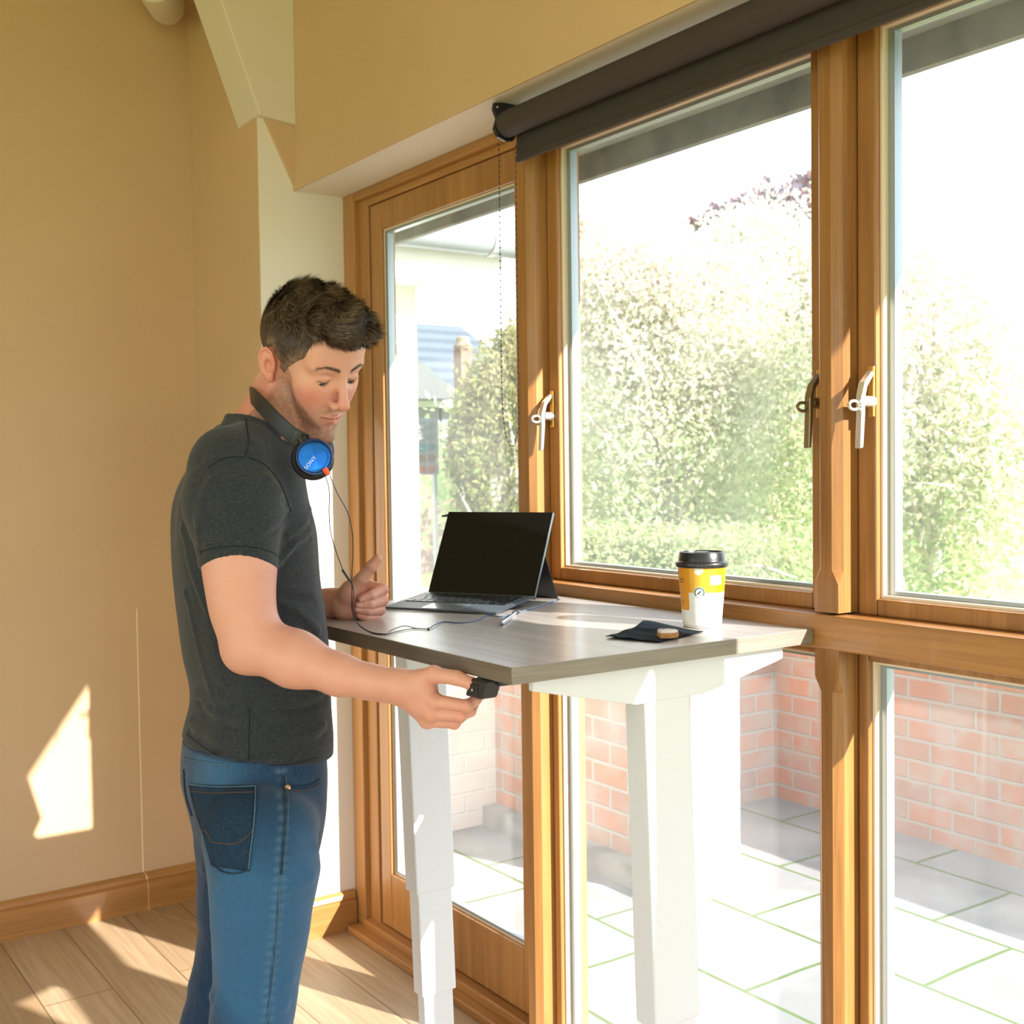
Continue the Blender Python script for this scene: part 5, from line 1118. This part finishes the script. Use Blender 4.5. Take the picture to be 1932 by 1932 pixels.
def tseam(name, pts, r=.0011, off=.0004, n=12):
    pp = spline([(x, y, 0) for x, y in pts], n); path = list(projectv([q[:2] for q in pp], 1.66, off, shirt))
    return put(name, MB().tube(path, r, 6), SEM, tee, smooth=True)
tseam('shoulder_seam', [(463, 790), (467, 812), (469, 835), (463, 862)]); tseam('sleeve_seam', [(470, 863), (495, 874), (515, 892), (530, 915), (541, 940), (549, 965)])
tseam('sleeve_seam', [(462, 864), (440, 862), (415, 868), (392, 884)]); tseam('side_seam', [(471, 1335), (470, 1380), (469, 1440)], .0009)
tseam('hem_seam', [(352, 1385), (400, 1420), (450, 1436), (500, 1443), (550, 1442), (600, 1428)], .0009); tseam('cuff_seam', [(377, 1042), (400, 1035), (440, 1030), (480, 1033), (510, 1041), (527, 1051)], .0009)
# shoes
for c in LEGC:
    a = c[-1]; put('shoe', MB().add(*(lambda V_, F_: (V_, [tuple(q) for q in F_]))(*nets(lambda p, a=a: smax(smin(ell(p, (a[0]+.075, a[1], .035), (.155, .048, .050)), ell(p, (a[0]-.005, a[1], .060), (.065, .043, .055)), .03), .004-p[:, 2], .004), (a[0]-.11, a[1]-.08, -.01), (a[0]+.26, a[1]+.08, .14), .006))), mat('dark_trainer', (.03, .03, .035), .6) if 'dark_trainer' not in MATS else MATS['dark_trainer'], body, smooth=True)
# ---------------------------------------------------------------- hair
def scalp(q): 
    d = ell(q, (-.006, 0, .052), (.099, .0775, .083)); return d
def hairvol(q):
    s = q.copy(); s[:, 1] = np.abs(s[:, 1])
    d = ell(q, (-.008, 0, .050), (.100, .0785, .082))
    d = smin(d, ell(q, (.010, 0, .108), (.080, .056, .040)), .022)
    d = smin(d, ell(q, (.062, -.002, .110), (.048, .056, .036)), .018)
    d = smin(d, ell(q, (.092, -.000, .098), (.027, .050, .026)), .014)
    d = smin(d, np.maximum(face(q)-.0011, .014-q[:, 0]), .003)
    # keep off the face, ears and neck
    fore = -( q[:, 2]-(.078-.1*(q[:, 0]-.09)) )           # hairline above forehead
    front = smax(q[:, 0]-.052, fore, .006)                # in front of the temple and below the hairline
    pass
    lowside = q[:, 2]-(.020+.9*np.clip(q[:, 0]-.0, 0, .05)*0)
    # sideburn: hair reaches down in front of the ear
    lim = np.where(q[:, 0] > .048, .076, np.where(q[:, 0] > .030, .012+(q[:, 0]-.030)*2.6, np.where(q[:, 0] > .010, -.004, np.where(q[:, 0] > -.030, .030, -.030))))
    lim = np.interp(q[:, 0], [-.12, -.06, -.034, -.024, -.007, -.001, .014, .022, .031, .052, .064, .068, .072, .080, .094, .12], [-.040, -.040, -.012, .030, .034, .023, .005, .000, .013, .034, .045, .062, .083, .086, .078, .074])
    d = smax(d, lim-q[:, 2], .004)
    return d
def hairdet(q):
    d = hairvol(q); t = np.clip((q[:, 2]-.06)/.05, 0, 1)
    u = q[:, 0]+.35*q[:, 1]; v = q[:, 1]
    w1 = np.sin(v*95+2.4*np.sin(u*58)+u*46)*np.sin(u*82+1.8*np.sin(v*70)+1)
    w2 = np.sin(v*240+u*120+3*np.sin(u*110))
    return d-(.0030*w1+.0012*w2)*t
def hairW(p): return hairdet(toL(p))
V, F = nets(hairW, *lo_hi([toW((x, y, z)) for x in (-.115, .125) for y in (-.09, .09) for z in (-.045, .155)], .004), .0018)
def hairb(m, nt, b):
    n, r = texnoise(nt, (260, 260, 120), 4, .35, .7); a = nt.nodes.new('ShaderNodeAttribute'); a.attribute_name = 'Col'; c = mix(nt, (.42, .40, .38, 1), (1.25, 1.2, 1.15, 1), r.outputs[0]); c = mix(nt, a.outputs['Color'], c.outputs[2], 1.0, 'MULTIPLY'); nt.links.new(c.outputs[2], b.inputs['Base Color'])
HAIRV = mat('brown_hair_base', (.04, .025, .015), .55, spec=.35, build=hairb); HAIR = mat('dark_brown_hair', (.024, .016, .011), .42, spec=.5)
HLX = [-.12, -.06, -.034, -.024, -.007, -.001, .014, .022, .031, .052, .064, .068, .072, .080, .094, .12]; HLZ = [-.040, -.040, -.012, .030, .034, .023, .005, .000, .013, .034, .045, .062, .083, .086, .078, .074]
Lh = toL(V); fd = np.clip((Lh[:, 2]-np.interp(Lh[:, 0], HLX, HLZ))/.030, 0, 1); fd = np.where(Lh[:, 2] < .060, fd, 1)[:, None]; sd_ = np.clip((.075-Lh[:, 2])/.05, 0, 1)[:, None]
Ch = np.array([.26, .17, .12])*(1-fd)+fd*(np.array([.030, .020, .014])*(1-sd_)+np.array([.095, .062, .042])*sd_)
hr0 = link('hair', npmesh('hair', V, F, Ch), HAIRV, body, smooth=True)
# strands over the volume
def strands(name, n, region, length, width, lift, seed, mt, parent):
    r = np.random.default_rng(seed); P = []
    while len(P) < n:
        q = r.uniform((-.115, -.085, -.045), (.12, .085, .15), (n*6, 3)); d = hairdet(q); ok = np.abs(d) < .0035; q = q[ok]; d = d[ok]
        e = 1e-3; G = np.stack([hairdet(q+np.eye(3)[k]*e)-hairdet(q-np.eye(3)[k]*e) for k in range(3)], -1); G /= np.linalg.norm(G, axis=1)[:, None]+1e-9
        q = q-G*(d[:, None]+.001); m = region(q, G) & (((np.abs(q*np.array([1, 1, 1]))-np.array([0, .0775, 0]))[:, 1] < -.012) | (q[:, 0] > .012) | (q[:, 2] > .031) | (q[:, 0] < -.028)); P += list(np.concatenate([q[m], G[m]], 1))
    P = np.array(P[:n]); q, G = P[:, :3], P[:, 3:]
    top = np.clip((q[:, 2]-.062)/.03, 0, 1)
    # flow: forward over the top in wavy locks, down at the sides
    ph = 1.3*np.sin(q[:, 0]*95+2*np.sin(q[:, 1]*60))+1.1*np.sin(q[:, 1]*110+q[:, 0]*40)
    fl = np.stack([.9*np.cos(ph*.55), .25+np.sin(ph*.8), .1*np.ones(n)], -1)*top[:, None]+np.stack([-.25+.2*np.sin(q[:, 0]*80), 0*top, -1*np.ones(n)], -1)*(1-top)[:, None]
    fl += r.normal(size=(n, 3))*.16; fl -= G*(fl*G).sum(1)[:, None]; fl /= np.linalg.norm(fl, axis=1)[:, None]
    ln = length*(.35+.65*top)*r.uniform(.6, 1.2, n); K = 6; side = np.cross(fl, G); pos = q.copy(); V_ = []; wv = r.uniform(0, 6.28, n)
    d_ = fl.copy()
    for k in range(K):
        w = width*(1-k/(K-1))**.7*(.5+.5*top)+.00004
        V_.append(np.stack([pos-side*w[:, None], pos+side*w[:, None]], 1))
        bend = np.sin(ph*2+k*1.1)[:, None]*side*.28*top[:, None]
        stp = d_+G*(lift*(.25+.75*top)*(1-k/K*1.25))[:, None]+bend; stp /= np.linalg.norm(stp, axis=1)[:, None]; pos = pos+stp*(ln/K)[:, None]
        dd2 = hairdet(pos); pos = pos-G*np.minimum(dd2+.0006, 0)[:, None]
    V_ = np.stack(V_, 1); Vw = toW(V_.reshape(-1, 3)); idx = np.arange(n)[:, None]*K*2; F_ = []
    for k in range(K-1): F_.append(np.stack([idx[:, 0]+2*k, idx[:, 0]+2*k+1, idx[:, 0]+2*k+3, idx[:, 0]+2*k+2], -1))
    o = link(name, npmesh(name, Vw, np.concatenate(F_)), mt, parent, smooth=True); return o
HS = mat('brown_hair_strands', (.12, .075, .046), .38, spec=.5); HS2 = mat('light_brown_hair_strands', (.26, .17, .105), .4, spec=.5)
strands('hair_strands', 24000, lambda q, G: q[:, 2] > -.04, .026, .00036, .42, 1, HAIR, hr0)['kind'] = 'stuff'
strands('hair_strands', 16000, lambda q, G: q[:, 2] > -.04, .026, .00034, .46, 2, HS, hr0)['kind'] = 'stuff'
strands('hair_highlights', 9000, lambda q, G: (q[:, 2] > -.03), .024, .00028, .52, 3, HS2, hr0)['kind'] = 'stuff'
# eyebrows, stubble
def short(name, seeds, dirs, ln, w, mt, seed=0):
    r = np.random.default_rng(seed); n = len(seeds); d = face(seeds); e = 5e-4
    G = np.stack([face(seeds+np.eye(3)[k]*e)-face(seeds-np.eye(3)[k]*e) for k in range(3)], -1); G /= np.linalg.norm(G, axis=1)[:, None]+1e-9
    q = seeds-G*d[:, None]; fl = dirs+r.normal(size=(n, 3))*.3; fl -= G*(fl*G).sum(1)[:, None]; fl /= np.linalg.norm(fl, axis=1)[:, None]+1e-9; side = np.cross(fl, G)
    L_ = ln*r.uniform(.6, 1.2, n)[:, None]; a = q+G*.0001; b = q+fl*L_*.55+G*L_*.22; c = q+fl*L_+G*L_*.25
    V_ = np.stack([a-side*w, a+side*w, b-side*w*.7, b+side*w*.7, c-side*w*.15, c+side*w*.15], 1).reshape(-1, 3); i = np.arange(n)*6
    F_ = np.concatenate([np.stack([i, i+1, i+3, i+2], -1), np.stack([i+2, i+3, i+5, i+4], -1)])
    o = link(name, npmesh(name, toW(V_), F_), mt, body, smooth=True); return o
for sg in (-1, 1):
    n = 520; r = np.random.default_rng(20+sg); t = r.uniform(0, 1, n); y = .010+.036*t; z = .0310+.0068*np.sin(t*2.3)-.0050*np.maximum(t-.65, 0)*2+r.normal(size=n)*.0015*(1.1-t*.6)
    x = .099-.022*t**2; short('eyebrow', np.stack([x, y*sg, z], -1), np.stack([-.2*np.ones(n), sg*(.6+.4*t), .5-.9*t], -1), .0058, .00011, HS, 3)
r = np.random.default_rng(44); cand = r.uniform((-.002, -.06, -.125), (.11, .06, .01), (90000, 3)); sc_ = cand.copy(); sc_[:, 1] = np.abs(sc_[:, 1]); dq = face(cand); ok = np.abs(dq) < .004
cand, sc_ = cand[ok], sc_[ok]
pb_ = beardm(cand); keep = r.uniform(0, 1, len(cand)) < pb_*.9
cand = cand[keep][:9000]; st_ = short('stubble', cand, np.tile(np.array([.15, 0, -1.]), (len(cand), 1)), .0030, .00009, HAIR, 5); st_['kind'] = 'stuff'
# ================================================================ headphones around the neck
HPB = mat('matte_black_headband', (.014, .014, .014), .45); HPN = mat('black_ear_cushion', (.010, .010, .016), .6); RIMB = mat('dark_blue_rim', (.02, .04, .16), .3, metal=.3)
def bluemetal(m, nt, b):
    b.inputs['Anisotropic'].default_value = 1.0; tg = nt.nodes.new('ShaderNodeTangent'); tg.direction_type = 'RADIAL'; tg.axis = 'Z'; nt.links.new(tg.outputs[0], b.inputs['Tangent'])
BLU = mat('spun_blue_metal', (.03, .20, .80), .36, metal=1.0, build=bluemetal)
c1 = at(593, 862, d=1.965); hpR = thing('headphones', 'black and blue corded headphones hanging around the neck', 'headphones', c1-np.array([0, 0, .03]))
nrm = -CF*.93+CR*.26-CD*.10; nrm /= np.linalg.norm(nrm)
def cupset(c, n_, vis):
    cu = put('ear_cup', MB().lathe([(.0, -.020), (.028, -.020), (.0315, -.016), (.0325, -.006), (.0310, -.001), (.0285, .0015), (0, .0015)], c, n_, n=48, capa=False, capb=False), HPB, hpR, smooth=35)
    put('ear_cushion', MB().lathe([(.020, -.036), (.028, -.037), (.0345, -.033), (.0360, -.026), (.0335, -.020), (.022, -.018)], c, n_, n=48), HPN, cu, smooth=True)
    put('trim_ring', MB().lathe([(.0285, .0), (.0305, .0005), (.0300, .0025), (.0275, .0030), (.0265, .002)], c, n_, n=64, capa=False, capb=False), RIMB, cu, smooth=40)
    # disc built in its own frame so that the spun highlight runs around its axis
    me = bpy.data.meshes.new('blue_disc'); mb = MB().lathe([(.0003, .0034), (.008, .0033), (.020, .0028), (.0262, .0020), (.0268, .0012)], (0, 0, 0), (0, 0, 1), n=96, capb=False)
    me.from_pydata(mb.v, [], mb.f); me.update(); o = bpy.data.objects.new('blue_disc', me); COL.objects.link(o); me.materials.append(BLU)
    me.polygons.foreach_set('use_smooth', [True]*len(me.polygons)); o.parent = cu
    o.rotation_mode = 'QUATERNION'; o.rotation_quaternion = Vector(n_).to_track_quat('Z', 'Y'); o.location = Vector(c)-world_loc(cu); return cu, o
cu1, disc1 = cupset(c1, nrm, True)
c2 = at(640, 862, d=2.16); n2_ = CF*.6+CR*.75+CD*-.1; n2_ /= np.linalg.norm(n2_); c2 = at(612, 850, d=2.14); cu2, _x = cupset(c2, n2_, False)
nkc = NB+np.array([.0, .0, .03])
bpts = [at(580, 834, d=1.985), at(556, 824, d=1.985), at(520, 792, d=2.00), at(486, 756, d=2.04), at(473, 744, d=2.10), at(476, 750, d=2.165), at(505, 775, d=2.215), at(560, 810, d=2.22), at(600, 835, d=2.18)]
bs = spline(bpts, 10); hw = .0135; v = []; f = []; m_ = len(bs); cen = np.mean(bpts, 0)
for i, p in enumerate(bs):
    t = np.array(bs[min(i+1, m_-1)])-np.array(bs[max(i-1, 0)]); t /= np.linalg.norm(t); o_ = np.array(p)-(toW((-.02, 0, -.075))); o_ -= t*(o_@t); o_ /= np.linalg.norm(o_); s_ = np.cross(t, o_)
    for a, b_ in ((-1, 0), (1, 0), (1, 1), (-1, 1)): v.append(np.array(p)+s_*hw*a*(1.0 if b_ == 0 else .92)+o_*(-.0032 if b_ else .0022))
for i in range(m_-1):
    for k in range(4): f.append((i*4+k, i*4+(k+1) % 4, (i+1)*4+(k+1) % 4, (i+1)*4+k))
f += [(0, 1, 2, 3), tuple(range(4*m_-4, 4*m_))]
hb = put('headband', MB().add(v, f), HPB, hpR, smooth=50, bevel=.0008)
v2 = []; 
for i, p in enumerate(bs[3:12]):
    j = i+3; t = np.array(bs[j+1])-np.array(bs[j-1]); t /= np.linalg.norm(t); o_ = np.array(p)-(toW((-.02, 0, -.075))); o_ -= t*(o_@t); o_ /= np.linalg.norm(o_); s_ = np.cross(t, o_)
    for a, b_ in ((-1, 0), (1, 0), (1, 1), (-1, 1)): v2.append(np.array(p)+s_*(hw+.0010)*a+o_*(-.0040 if b_ else .0034))
f2 = [(i*4+k, i*4+(k+1) % 4, (i+1)*4+(k+1) % 4, (i+1)*4+k) for i in range(8) for k in range(4)]+[(0, 1, 2, 3), (32, 33, 34, 35)]
put('slider', MB().add(v2, f2), mat('satin_black_slider', (.022, .022, .022), .32), hb, smooth=40, bevel=.0008)
put('yoke', MB().tube([at(568, 826, d=1.975), at(574, 838, d=1.972), c1-nrm*.010], [.0075, .0085, .010], 12), HPB, cu1, smooth=50)
# maker's lettering on the disc
ft = bpy.data.curves.new('logo', 'FONT'); ft.body = 'SONY'; ft.size = .0082; ft.extrude = .00012; ft.align_x = 'CENTER'; ft.space_character = 1.1
to = bpy.data.objects.new('logo_tmp', ft); COL.objects.link(to); dg = bpy.context.evaluated_depsgraph_get(); lm = bpy.data.meshes.new_from_object(to.evaluated_get(dg)); bpy.data.objects.remove(to)
lm.name = 'logo'; ux = CR*.62-CD*.78; ux -= nrm*(ux@nrm); ux /= np.linalg.norm(ux); uy = np.cross(nrm, ux); lc = c1+nrm*.0033-ux*.0125-uy*.0035
R4 = Matrix(((ux[0]*1.15, uy[0], nrm[0], lc[0]), (ux[1]*1.15, uy[1], nrm[1], lc[1]), (ux[2]*1.15, uy[2], nrm[2], lc[2]), (0, 0, 0, 1))); lm.transform(R4)
link('logo', lm, mat('silver_lettering', (.80, .85, .92), .3, metal=.3), disc1.parent)
put('cable_clip', MB().tube([at(612, 884, d=1.958), at(620, 896, d=1.958)], [.0050, .0042], 8), mat('orange_red_plastic', (.85, .10, .02), .4), cu1, smooth=40)
# ================================================================ headphone cable
CAB = mat('navy_cable', (.014, .022, .045), .4); CABL = mat('blue_grey_cable', (.09, .14, .26), .4)
D1 = DZ+.0016
def dk(x, y, z=D1): return at(x, y, Z=z)
cb = thing('headphone_cable', 'thin navy headphone cable from the ear cup over the desk to the laptop', 'cable', (dk(700, 1195)[0], dk(700, 1195)[1], DZ))
A1 = [at(614, 898, d=1.960), at(621, 925, d=1.965), at(621, 970, d=1.985), at(624, 1005, d=2.0), at(634, 1040, d=2.02), at(648, 1078, d=2.04)]
A2 = [at(622, 896, d=1.960), at(636, 930, d=1.965), at(655, 965, d=1.985), at(664, 1000, d=2.00), at(666, 1040, d=2.02), at(664, 1080, d=2.04), at(664, 1110, d=2.06), at(664, 1150, d=2.08), dk(676, 1178, D1+.012), dk(700, 1194), dk(728, 1197), dk(736, 1190), dk(762, 1181, D1+.004), dk(783, 1185), dk(808, 1187)]
A3 = [at(660, 1092, d=2.048), at(667, 1115, d=2.058), at(665, 1150, d=2.078), dk(675, 1176, D1+.014), dk(699, 1192, D1+.001), dk(730, 1196), dk(750, 1191), dk(780, 1186), dk(808, 1187)]
A4 = [dk(808, 1187), dk(822, 1178, D1+.002), dk(838, 1173), dk(868, 1175), dk(900, 1170), dk(918, 1161), dk(945, 1163), dk(965, 1160), dk(990, 1152), dk(1010, 1146), dk(1025, 1141), dk(1045, 1134), at(1057, 1130, Z=DZ+.006)]
put('ear_cup_cable', MB().tube(spline(A1, 8), .0008, 6), CAB, cb, smooth=True)
put('ear_cup_cable', MB().tube(spline(A2, 8), .0008, 6), CAB, cb, smooth=True)
put('ear_cup_cable', MB().tube(spline(A3, 8), .0008, 6), CAB, cb, smooth=True)
put('main_cable', MB().tube(spline(A4, 8), .0013, 8), CABL, cb, smooth=True)
put('cable_joint', MB().tube([at(646, 1075, d=2.038), at(660, 1096, d=2.048)], [.0022, .0020], 10), CAB, cb, smooth=40)
put('cable_knot', MB().lathe([(0, -.002), (.0022, -.0015), (.0026, 0), (.0022, .0015), (0, .002)], dk(808, 1187), (1, -.5, 0), n=10, capa=False, capb=False), CAB, cb, smooth=True)
